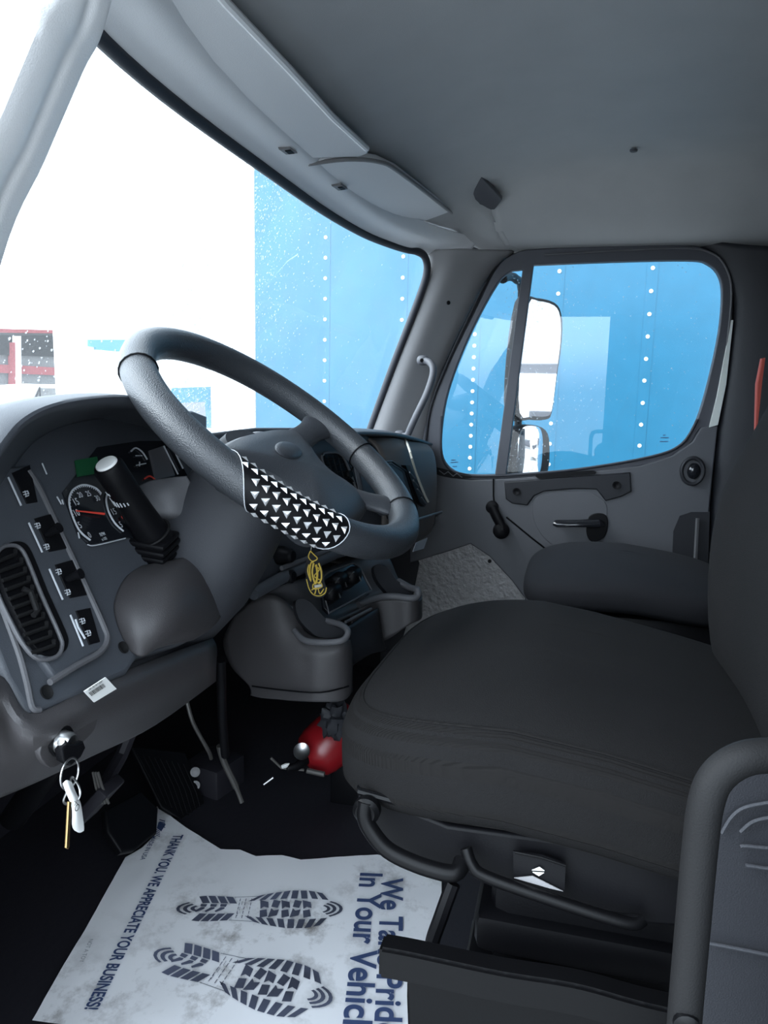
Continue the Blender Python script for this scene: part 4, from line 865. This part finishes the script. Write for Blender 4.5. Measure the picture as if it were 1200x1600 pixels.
# ------------------------------------------------------------------ air freshener
af = thing('air_freshener', 'black and yellow hanging card ornament dangling in front of the console tray', 'ornament', X(493, 868, .88))
AO = X(493, 900, .88); AN = Vector((-0.95, -0.3, 0.05)).normalized()
def A2(px, py, l=0.0): return on(px, py, AO + AN*l, AN)
plate('card', [A2(*p) for p in ((485, 860), (492, 866), (500, 878), (505, 895), (507, 910), (511, 922), (506, 932), (494, 934), (485, 926), (481, 910), (477, 893), (478, 880), (482, 870))], AN, 0.003, 'black', af, sm=3)
yb = bmesh.new()
def yl(pts, r=0.0011): tube_bm(smooth([A2(*p, .002) for p in pts], 4), r, 5, bm=yb)
yl([(485, 861), (482, 870), (488, 877), (496, 873), (490, 866), (485, 861)]); yl([(483, 882), (481, 893), (486, 908), (484, 893), (486, 880), (490, 878)], .0016)
yl([(490, 880), (488, 895), (493, 912), (496, 898), (494, 882)], .002); yl([(498, 880), (502, 892), (502, 905), (498, 912)], .0018)
yl([(479, 905), (483, 920), (490, 929), (500, 931), (508, 926), (510, 918)]); yl([(489, 913), (500, 910), (503, 917), (490, 920), (489, 913)], .0013)
yl([(487, 922), (494, 918), (492, 928)]); yl([(497, 919), (500, 928), (506, 920)]); yl([(492, 884), (499, 890), (491, 900), (500, 906)], .0012)
part('yellow_printing', yb, 'yellow', af)
plate('pale_strip', [A2(*p) for p in ((491, 914), (503, 912), (504, 916), (492, 918))], AN, 0.001, 'cord', af, lift=0.003)
part('hanging_string', tube_bm([A2(486, 861), A2(487, 845), A2(490, 825, -.01)], 0.0006, 5), 'cord', af)

# ------------------------------------------------------------------ driver's seat
ds = thing('driver_seat', 'dark fabric driver seat with air-suspension base, right foreground', 'seat', (0.53, -0.02, 0.0))
def cfn(p):
    k = max(0, p.z)/0.065
    # raised thigh bolsters, rounded nose that droops at the front
    z = p.z + 0.006*(abs(p.x)/0.27)**3*k - 0.030*max(0, (p.y-0.08)/0.2)**2 - 0.008*k*max(0, -p.y/0.28)
    z += 0.17*min(0, p.y - 0.06) - 0.015*max(0, p.x+0.1)/0.37
    x = p.x * (1.0 - 0.10*max(0, (p.y-0.1)/0.18)**2)
    return Vector((x, p.y, z))
cu = part('seat_cushion', super_bm((0.535, -0.045, 0.580), (0.275, 0.29, 0.072), 0.42, 0.55, 96, 40, cfn), 'seat', ds)
def cush_pt(th, ph, k=1.0):
    sg = lambda a, e: math.copysign(abs(a)**e, a)
    p = Vector((0.275*k*sg(math.cos(ph), .55)*sg(math.cos(th), .42), 0.29*k*sg(math.cos(ph), .55)*sg(math.sin(th), .42), 0.072*sg(math.sin(ph), .55)))
    return Vector((0.535, -0.045, 0.580)) + cfn(p)
part('cushion_seam', tube_bm([cush_pt(2*PI*k/96, math.radians(30), 1.0) for k in range(96)], 0.0018, 6, closed=True), 'seatside', cu)
sr = [[cush_pt(2*PI*k/96, math.radians(a), 1.003) for a in (-55, -40, -25, -10, 5, 18, 28)] for k in range(97)]
patch('side_fabric', sr, 'seatside', cu, thick=0, nu=1, nv=1)
# backrest: stacked sections leaning back
bk = bmesh.new(); rings = []
for z, yf, hw, dp in ((0.50, -.285, .20, .05), (0.52, -.25, .225, .075), (.60, -.205, .245, .11), (.74, -.195, .255, .12), (.83, -.205, .255, .12), (.91, -.245, .25, .11), (1.0, -.28, .24, .10), (1.12, -.315, .22, .09), (1.24, -.345, .17, .07), (1.27, -.37, .12, .04)):
    ring = []
    for t in range(40):
        a = t*PI/20; cx_, sy_ = math.cos(a), math.sin(a)
        xx = math.copysign(abs(cx_)**0.5, cx_)*hw; yy = math.copysign(abs(sy_)**0.6, sy_)*dp
        if yy > 0: yy *= (0.72 + 0.28*(abs(xx)/hw)**2)     # side bolsters
        ring.append(bk.verts.new(Vector((0.515+xx, yf + 0.033 - dp + yy, z))))
    rings.append(ring)
for A, B in zip(rings, rings[1:]):
    for j in range(40): bk.faces.new((A[j], A[(j+1) % 40], B[(j+1) % 40], B[j]))
bk.faces.new(rings[0][::-1]); bk.faces.new(rings[-1]); o = part('backrest', bk, 'seat', ds); md = o.modifiers.new('round', 'SUBSURF'); md.levels = 1; md.render_levels = 2
part('recline_release', tube_bm(smooth([X(1113, 1060, .70), X(1135, 1046, .70), X(1163, 1037, .70)], 4), 0.003, 8), 'satin', ds)
# seat pan and levers
part('seat_pan', abox((0.31, -0.34, 0.47), (0.77, 0.17, 0.545), 0.02), 'black', ds)
part('side_cover', plate('tmp', [X(*p, .30) for p in ((556, 1232), (700, 1290), (1065, 1340), (1070, 1450), (1003, 1445), (740, 1366), (722, 1345), (700, 1372), (610, 1332), (565, 1290))], NX, 0.02, 'satin', ds, bev=0.004).data, 'black', ds)
bpy.data.objects.remove([c for c in ds.children if c.name.startswith('tmp')][0])
part('adjust_lever', tube_bm(smooth([X(572, 1252, .275), X(570, 1275, .272), X(580, 1298, .27), (X(606, 1328, .268)), X(650, 1350, .268), X(698, 1364, .27), X(716, 1360, .275), X(722, 1345, .285)], 5), [0.0085]*36, 12), 'satin', ds)
part('lever_boss', lathe_bm(X(575, 1262, .28), NX, [(0, .014), (.008, .014), (.012, .01), (.010, .005)], 20), 'satin', ds)
part('lever_top_edge', tube_bm([X(560, 1236, .285), X(600, 1247, .285), X(640, 1258, .285)], 0.004, 8), 'satin', ds)
part('pan_rail', tube_bm(smooth([X(728, 1325, .285), X(738, 1352, .28), X(760, 1370, .278), X(850, 1402, .278), X(950, 1434, .278), X(990, 1443, .28), X(1004, 1437, .285)], 5), 0.006, 10), 'satin', ds)
part('pan_rail', tube_bm(smooth([X(760, 1366, .282), X(850, 1397, .282), X(950, 1428, .282), X(1000, 1433, .285)], 5), 0.003, 8), 'satin', ds)
dl = plate('warning_label', [X(*p, .288) for p in ((802, 1330), (848, 1336), (884, 1350), (882, 1394), (802, 1374))], NX, 0.002, 'black', ds); lab(dl, 'black label with white triangle and diamond')
plate('label_triangle', [X(*p, .285) for p in ((803, 1372), (832, 1369), (880, 1393), (858, 1388))], NX, 0.001, 'pillar', dl)
for tri in (((831, 1360), (843, 1355), (851, 1361)), ((832, 1363), (850, 1364), (842, 1369))): plate('label_diamond', [X(*p, .285) for p in tri], NX, 0.001, 'white', dl)
part('label_line', tube_bm([X(805, 1332, .286), X(845, 1340, .286), X(884, 1353, .286)], 0.0012, 6), 'satin', dl)
part('suspension_box', abox((0.36, -0.34, 0.06), (0.74, 0.06, 0.47), 0.02), 'black', ds)
bell = bmesh.new()
for k in range(5): abox((0.345-0.01*(k % 2), -0.34, 0.10+k*0.06), (0.75, 0.075+0.01*(k % 2), 0.145+k*0.06), 0.012, bell)
part('suspension_bellows', bell, 'black', ds)
part('base_frame', abox((0.33, -0.4, 0.0), (0.77, 0.12, 0.07), 0.01), 'satin', ds)
# slide lever bar at the bottom
SB = [X(596, 1492, .24), X(640, 1500, .24), X(700, 1513, .24), X(790, 1532, .24), X(900, 1550, .24), X(1000, 1578, .24), X(1100, 1600, .24)]
bar = bmesh.new(); sbp = smooth(SB, 3); rr = []
for i, p in enumerate(sbp):
    rr.append([bar.verts.new(p + q) for q in (Vector((-.012, 0, .0165)), Vector((.012, 0, .0165)), Vector((.012, 0, -.0165)), Vector((-.012, 0, -.0165)))])
for A, B in zip(rr, rr[1:]):
    for j in range(4): bar.faces.new((A[j], A[(j+1) % 4], B[(j+1) % 4], B[j]))
bar.faces.new(rr[0][::-1]); bar.faces.new(rr[-1]); bmesh.ops.recalc_face_normals(bar, faces=bar.faces); bmesh.ops.bevel(bar, geom=bar.edges[:], offset=.003, segments=2, affect='EDGES')
part('slide_bar', bar, 'satin', ds)
plate('base_bracket', [X(*p, .26) for p in ((636, 1508), (720, 1520), (900, 1555), (1060, 1600), (1060, 1700), (640, 1700), (635, 1560))], NX, 0.012, 'satin', ds, bev=0.003)
part('air_hose', tube_bm(smooth([X(708, 1380, .34), X(690, 1430, .33), X(675, 1478, .33), X(690, 1500, .33)], 5), 0.008, 8), 'black', ds)

# side panel of the seat behind the rail and grab rail in the door opening
sp2 = thing('door_sill_panel', 'dark ribbed moulded panel behind the grey rail at lower right', 'panel', (0.2, -0.17, 0.4))
plate('panel', [X(*p, .16) for p in ((1095, 1260), (1130, 1215), (1180, 1195), (1300, 1190), (1300, 1700), (1060, 1700), (1075, 1450))], NX, 0.012, 'doordark', sp2, bev=0.004)
for pts in (((1128, 1302), (1145, 1275), (1170, 1260), (1230, 1250)), ((1157, 1300), (1175, 1285), (1200, 1278), (1240, 1275)), ((1157, 1323), (1165, 1322), (1200, 1325), (1240, 1327)), ((1165, 1352), (1172, 1353), (1200, 1357), (1240, 1358)), ((1108, 1474), (1150, 1482), (1200, 1492), (1240, 1500))):
    part('moulded_rib', tube_bm(smooth([X(*p, .155) for p in pts], 5), 0.0014, 8), 'column', sp2)  # ribs coloured lighter than the panel to draw their thin highlights
gr = thing('grab_rail', 'thick grey bent grab rail standing in the open driver doorway, lower right', 'rail', X(1075, 1600, .05))
part('rail_tube', tube_bm(smooth([X(1062, 1720, .05), X(1069, 1600, .05), X(1083, 1440, .05), X(1093, 1330, .05), X(1103, 1255, .05), X(1121, 1213, .052), X(1158, 1187, .055), X(1208, 1180, .06), X(1300, 1182, .065)], 8), 0.0102, 20), 'handle', gr)
part('rail_bolt', lathe_bm(X(1072, 1598, .042), NX, [(0, .008), (.004, .008), (.006, .005)], 16), 'satin', gr)

# ------------------------------------------------------------------ passenger seat
ps = thing('passenger_seat', 'dark passenger seat cushion beyond the driver seat, against the door', 'seat', (1.5, -0.15, 0.0))
pcu = part('seat_cushion', super_bm((1.50, -0.15, 0.510), (0.265, 0.25, 0.046), 0.5, 0.6, 72, 28, lambda p: Vector((p.x, p.y, p.z-0.02*max(0, (p.y-0.05)/0.2)**2 + 0.12*min(0, p.y)))), 'seatlight', ps)
part('seat_base', abox((1.28, -0.38, 0.0), (1.74, 0.04, 0.47), 0.03), 'black', ps)
part('backrest', super_bm((1.52, -0.53, 0.85), (0.24, 0.09, 0.38), 0.5, 0.5, 48, 24), 'seat', ps)
ob = plate('hanging_vest', [X(*p, 1.70) for p in ((1182, 600), (1190, 560), (1215, 555), (1260, 560), (1260, 690), (1195, 672), (1180, 684))], NX, 0.02, 'orange', bev=0.004); tag(ob, 'orange-red safety cloth hanging at the right edge behind the seat', 'vest')

# ------------------------------------------------------------------ floor things
pp = thing('paper_floor_mat', 'dirty white printed paper floor mat with shoe prints, on the driver floor', 'paper mat', Z(400, 1450, 0.0))
ppx = [(245, 1258), (290, 1292), (345, 1325), (375, 1326), (400, 1336), (440, 1335), (470, 1342), (520, 1338), (590, 1334), (640, 1345), (690, 1370), (690, 1400), (680, 1440), (672, 1480), (690, 1530), (694, 1640), (400, 1640), (140, 1605), (50, 1592), (100, 1505), (150, 1420), (196, 1337), (222, 1322), (244, 1302), (240, 1280)]
pts = [Z(*p, .012) for p in ppx]
me = curve_mesh([[(p.x, p.y) for p in pts]], 0.0004, 0)
bp = bmesh.new(); bp.from_mesh(me); bpy.data.meshes.remove(me)
bmesh.ops.delete(bp, geom=[f for f in bp.faces if abs(f.normal.z) < 0.5 or f.normal.z < 0], context='FACES')
for _ in range(4):
    es = [e for e in bp.edges if e.calc_length() > 0.018]
    if es: bmesh.ops.subdivide_edges(bp, edges=es, cuts=1); bmesh.ops.triangulate(bp, faces=bp.faces[:])
for v_ in bp.verts:
    n1 = noise.noise(Vector((v_.co.x*9, v_.co.y*9, 0))); n2 = noise.noise(Vector((v_.co.x*30, v_.co.y*30, 3)))
    v_.co.z = 0.010 + 0.0022*n1 + 0.0009*n2
o = part('paper_sheet', bp, 'paper', pp)
PZ = 0.0145
def G(px, py): return Z(px, py, PZ)
text('printed_text', 'We Take Pride', G(597, 1372), G(586, 1597), G(640, 1400)-G(597, 1400), 'ink', pp, partial='We Take Prid', offset=0.022, hs=0.98)
text('printed_text', 'In Your Vehicle', G(564, 1362), G(537, 1597), G(600, 1400)-G(564, 1400), 'ink', pp, partial='In Your Vehicl', offset=0.022, hs=0.98)
text('printed_text', 'THANK YOU, WE APPRECIATE YOUR BUSINESS!', G(272, 1304), G(132, 1577), G(300, 1330)-G(262, 1320), 'ink', pp, offset=0.025, hs=1.35)
text('printed_text', 'MADE IN USA', G(238, 1306), G(219, 1343), G(260, 1320)-G(230, 1320), 'ink', pp, offset=0.01)
text('printed_text', 'NOT A TOY', G(140, 1467), G(124, 1503), G(160, 1470)-G(130, 1470), 'grey', pp, offset=0.0)
fb = bmesh.new()
def quad(bm, *pp_): bm.faces.new([bm.verts.new(G(*p)) for p in pp_])
quad(fb, (248, 1284), (259, 1288), (252, 1299), (245, 1294))
for k in range(4): quad(fb, (249-k*0+k*0.3, 1280+k*3.2), (249+k*0.3, 1281.5+k*3.2), (258, 1284+k*3.2), (258, 1282.5+k*3.2))
for k in range(4): quad(fb, (244, 1295+k*3), (244, 1296.4+k*3), (250, 1300+k*2.6), (250, 1298.8+k*2.6))
part('printed_flag', fb, 'ink', pp, shade=False)
# shoe prints: lugs laid out in shoe coordinates (u heel->toe, v across)
def half(u):
    pts_ = ((0, .0), (.02, .40), (.08, .60), (.16, .68), (.26, .66), (.36, .60), (.46, .64), (.56, .84), (.68, 1.0), (.80, 1.0), (.90, .82), (.97, .48), (1.0, .0))
    for (a, b), (c, d) in zip(pts_, pts_[1:]):
        if a <= u <= c: return b + (d-b)*(u-a)/(c-a)
    return 0
def shoe(name, heel, toe, width):
    H, T = G(*heel), G(*toe); d = T-H; side = Vector((0, 0, 1)).cross(d).normalized()*width
    bm = bmesh.new()
    def q(*uv): bm.faces.new([bm.verts.new(H + d*u + side*v) for u, v in uv])
    for sgn in (-1, 1):
        for u in (0.12, 0.175, 0.23, 0.285):
            w = 0.044; a, b = half(u), half(u+w)
            q((u+.035, sgn*a*0.42), (u+w+.035, sgn*b*0.42), (u+w, sgn*b), (u, sgn*a))
        for u in [0.49+0.050*k for k in range(8)]:
            w = 0.038; sl = (0.70-u)*-0.30; a, b = half(u), half(u+w)
            q((u+sl, sgn*a*0.55), (u+w+sl, sgn*b*0.55), (u+w, sgn*b), (u, sgn*a))
    for u in (0.13, 0.19, 0.25): q((u, -.20), (u+.045, -.02), (u+.045, .06), (u+.02, .06), (u-.01, -.14)); q((u+.015, .11), (u+.05, .08), (u+.055, .22), (u+.015, .24))
    for k, u in enumerate((0.50, 0.565, 0.63, 0.695, 0.76)):
        s_ = 1 if k % 2 else -1
        q((u, -.46*s_), (u+.052, -.36*s_), (u+.06, -.04*s_), (u+.03, -.10*s_), (u+.012, .02*s_)); q((u+.01, .10*s_), (u+.05, .04*s_), (u+.062, .40*s_), (u+.018, .48*s_))
    for r0, r1 in ((.055, .075), (.09, .112), (.13, .15)):       # toe arcs
        A = [(0.86 + (r0)*math.cos(math.radians(t)), 3.2*r0*math.sin(math.radians(t))) for t in range(-60, 61, 15)]
        B = [(0.86 + (r1)*math.cos(math.radians(t)), 3.2*r1*math.sin(math.radians(t))) for t in range(-60, 61, 15)]
        for i in range(len(A)-1): q(A[i], A[i+1], B[i+1], B[i])
    for r0, r1 in ((.045, .07), (.09, .115), (.135, .155)):
        A = [(0.16 - (r0)*math.cos(math.radians(t)), 2.6*r0*math.sin(math.radians(t))) for t in range(-55, 56, 18)]
        B = [(0.16 - (r1)*math.cos(math.radians(t)), 2.6*r1*math.sin(math.radians(t))) for t in range(-55, 56, 18)]
        for i in range(len(A)-1): q(A[i], A[i+1], B[i+1], B[i])
    for v in (-.30, 0, .30):
        for k in range(4): q((0.385+v*0.02, v-.1+0.05*k), (0.389+v*0.02, v-.1+0.05*k), (0.389+v*0.02, v-.07+.05*k), (0.385+v*0.02, v-.07+.05*k))
    for u in (0.375, 0.41, 0.445):
        for k in range(5): q((u, -.5+.22*k), (u+.004, -.5+.22*k), (u+.004, -.34+.22*k), (u, -.34+.22*k))
    for sgn in (-1, 1): q((.34, sgn*.60), (.49, sgn*.66), (.49, sgn*.68), (.34, sgn*.62))
    bmesh.ops.recalc_face_normals(bm, faces=bm.faces)
    return part(name, bm, 'shoe', pp, shade=False)
shoe('shoe_print', (274, 1419), (533, 1420), 0.050)
shoe('shoe_print', (240, 1487), (516, 1563), 0.054)
# fire extinguisher lying behind the console
fe = thing('fire_extinguisher', 'small red fire extinguisher lying on the floor between the seats', 'fire extinguisher', X(500, 1165, 1.1))
E0 = X(478, 1192, 1.10); E1 = X(585, 1098, 1.22); ea = (E1-E0).normalized()
part('bottle', lathe_bm(E0, ea, [(0, .018), (.005, .035), (.02, .052), (.04, .058), (.07, .060), (.12, .060), (.15, .05), (.16, .02)], 32), 'red', fe)
part('mounting_bracket', abox((1.14, 0.42, 0.0), (1.19, 0.50, 0.12), 0.006), 'black', fe)
part('pressure_gauge', lathe_bm(X(471, 1176, 1.05), (-0.7, -0.3, 0.7), [(0, .016), (.008, .018), (.012, .018), (.009, .013)], 20), 'metal', fe)
part('valve', tube_bm([X(478, 1186, 1.08), X(462, 1198, 1.05), X(448, 1200, 1.04)], [.012, .01, .008], 10), 'black', fe)
part('handle', tube_bm([X(480, 1204, 1.05), X(507, 1210, 1.05)], 0.006, 8), 'rod', fe)
part('handle', tube_bm([X(423, 1184, 1.04), X(440, 1200, 1.05), X(475, 1203, 1.06)], 0.003, 8), 'rod', fe)
part('safety_pin', tube_bm([X(412, 1226, 1.03), X(427, 1215, 1.04)], 0.0025, 8), 'metal', fe)
part('safety_tab', tube_bm([X(441, 1198, 1.03), X(447, 1196, 1.03), X(452, 1193, 1.03)], [.004, .005, .001], 8), 'white', fe)
part('bag_wrap', super_bm(X(522, 1125, 1.02), (0.016, 0.026, 0.036), 0.9, 0.9, 32, 16, lambda p: p*(1+0.7*noise.noise(p*90))), 'doordark', fe); lab(LAST[0], 'crumpled clear plastic around the neck')
# pedals, levers, bolts
bp_ = thing('brake_pedal', 'worn dark ribbed pedal nearest the ignition key', 'pedal', Z(150, 1250, 0.1))
part('pedal_pad', box_bm(X(152, 1252, .62), (0.028, 0, 0), (0, .03, -.035), (0, .008, .006), 0.004), 'floor', bp_)
rb = bmesh.new()
for k in range(3): tube_bm([X(145+k*4, 1206, .6), X(150+k*5, 1230, .6), X(160+k*5, 1256, .6)], 0.0022, 6, bm=rb)
part('pad_ribs', rb, 'rod', bp_)
part('pedal_arm', tube_bm([X(150, 1250, .65), X(190, 1180, .75), X(230, 1080, .8)], 0.012, 8), 'floor', bp_)
gp = thing('accelerator_pedal', 'broad black pedal pad just above the paper mat corner', 'pedal', Z(215, 1290, 0.05))
gN = Vector((-0.1, -0.75, 0.65)).normalized(); gO = X(215, 1260, .85)
plate('pedal_pad', [on(px, py, gO, gN) for px, py in ((165, 1265), (220, 1235), (248, 1262), (246, 1300), (212, 1328), (190, 1332), (168, 1300))], gN, 0.02, 'black', gp, bev=0.005)
fp = thing('foot_pedal', 'ribbed black treadle pad right of the accelerator, scuffed with grooves', 'pedal', Z(270, 1250, 0.1))
fO = X(265, 1260, .98); fN = Vector((-0.2, -0.8, 0.55)).normalized()
plate('pedal_pad', [on(px, py, fO, fN) for px, py in ((205, 1165), (290, 1175), (345, 1318), (300, 1292), (252, 1262))], fN, 0.012, 'black', fp, bev=0.004)
rb = bmesh.new()
for k in range(9):
    xx = 215+k*9; tube_bm([on(xx, 1178+k*2, fO+fN*.002, fN), on(xx+20, 1215+k*3, fO+fN*.002, fN), on(xx+36, 1250+k*6, fO+fN*.002, fN)], 0.0016, 5, bm=rb)
part('pad_ribs', rb, 'black', fp)
tag(part('floor_lever', tube_bm(smooth([X(292, 1096, 1.0), X(302, 1130, 1.0), X(325, 1172, 1.02), X(330, 1185, 1.04)], 5), 0.0045, 8), 'rod'), 'thin bent grey rod above the two round floor bolts', 'rod')
tag(part('floor_lever', tube_bm(smooth([X(343, 1165, .98), X(350, 1190, .99), X(368, 1228, 1.0), X(378, 1254, 1.0)], 5), [0.007]*11 + [0.005]*5, 8), 'rod'), 'straight grey rod with pale tip right of the two floor bolts', 'rod')
pbx = thing('pedal_box', 'black bracket box on the floor carrying two round pale bolts', 'bracket', X(330, 1200, 1.1))
part('bracket', box_bm(X(335, 1215, 1.14), (.05, -.012, 0), (.012, .05, 0), (0, 0, .05), .006), 'floor', pbx)
for p in ((305, 1206), (305, 1227)):
    part('bolt', lathe_bm(X(*p, 1.07), (-0.85, -0.45, 0.3), [(0, .011), (.004, .011), (.005, .008), (.003, .004)], 20), 'pillar', pbx)
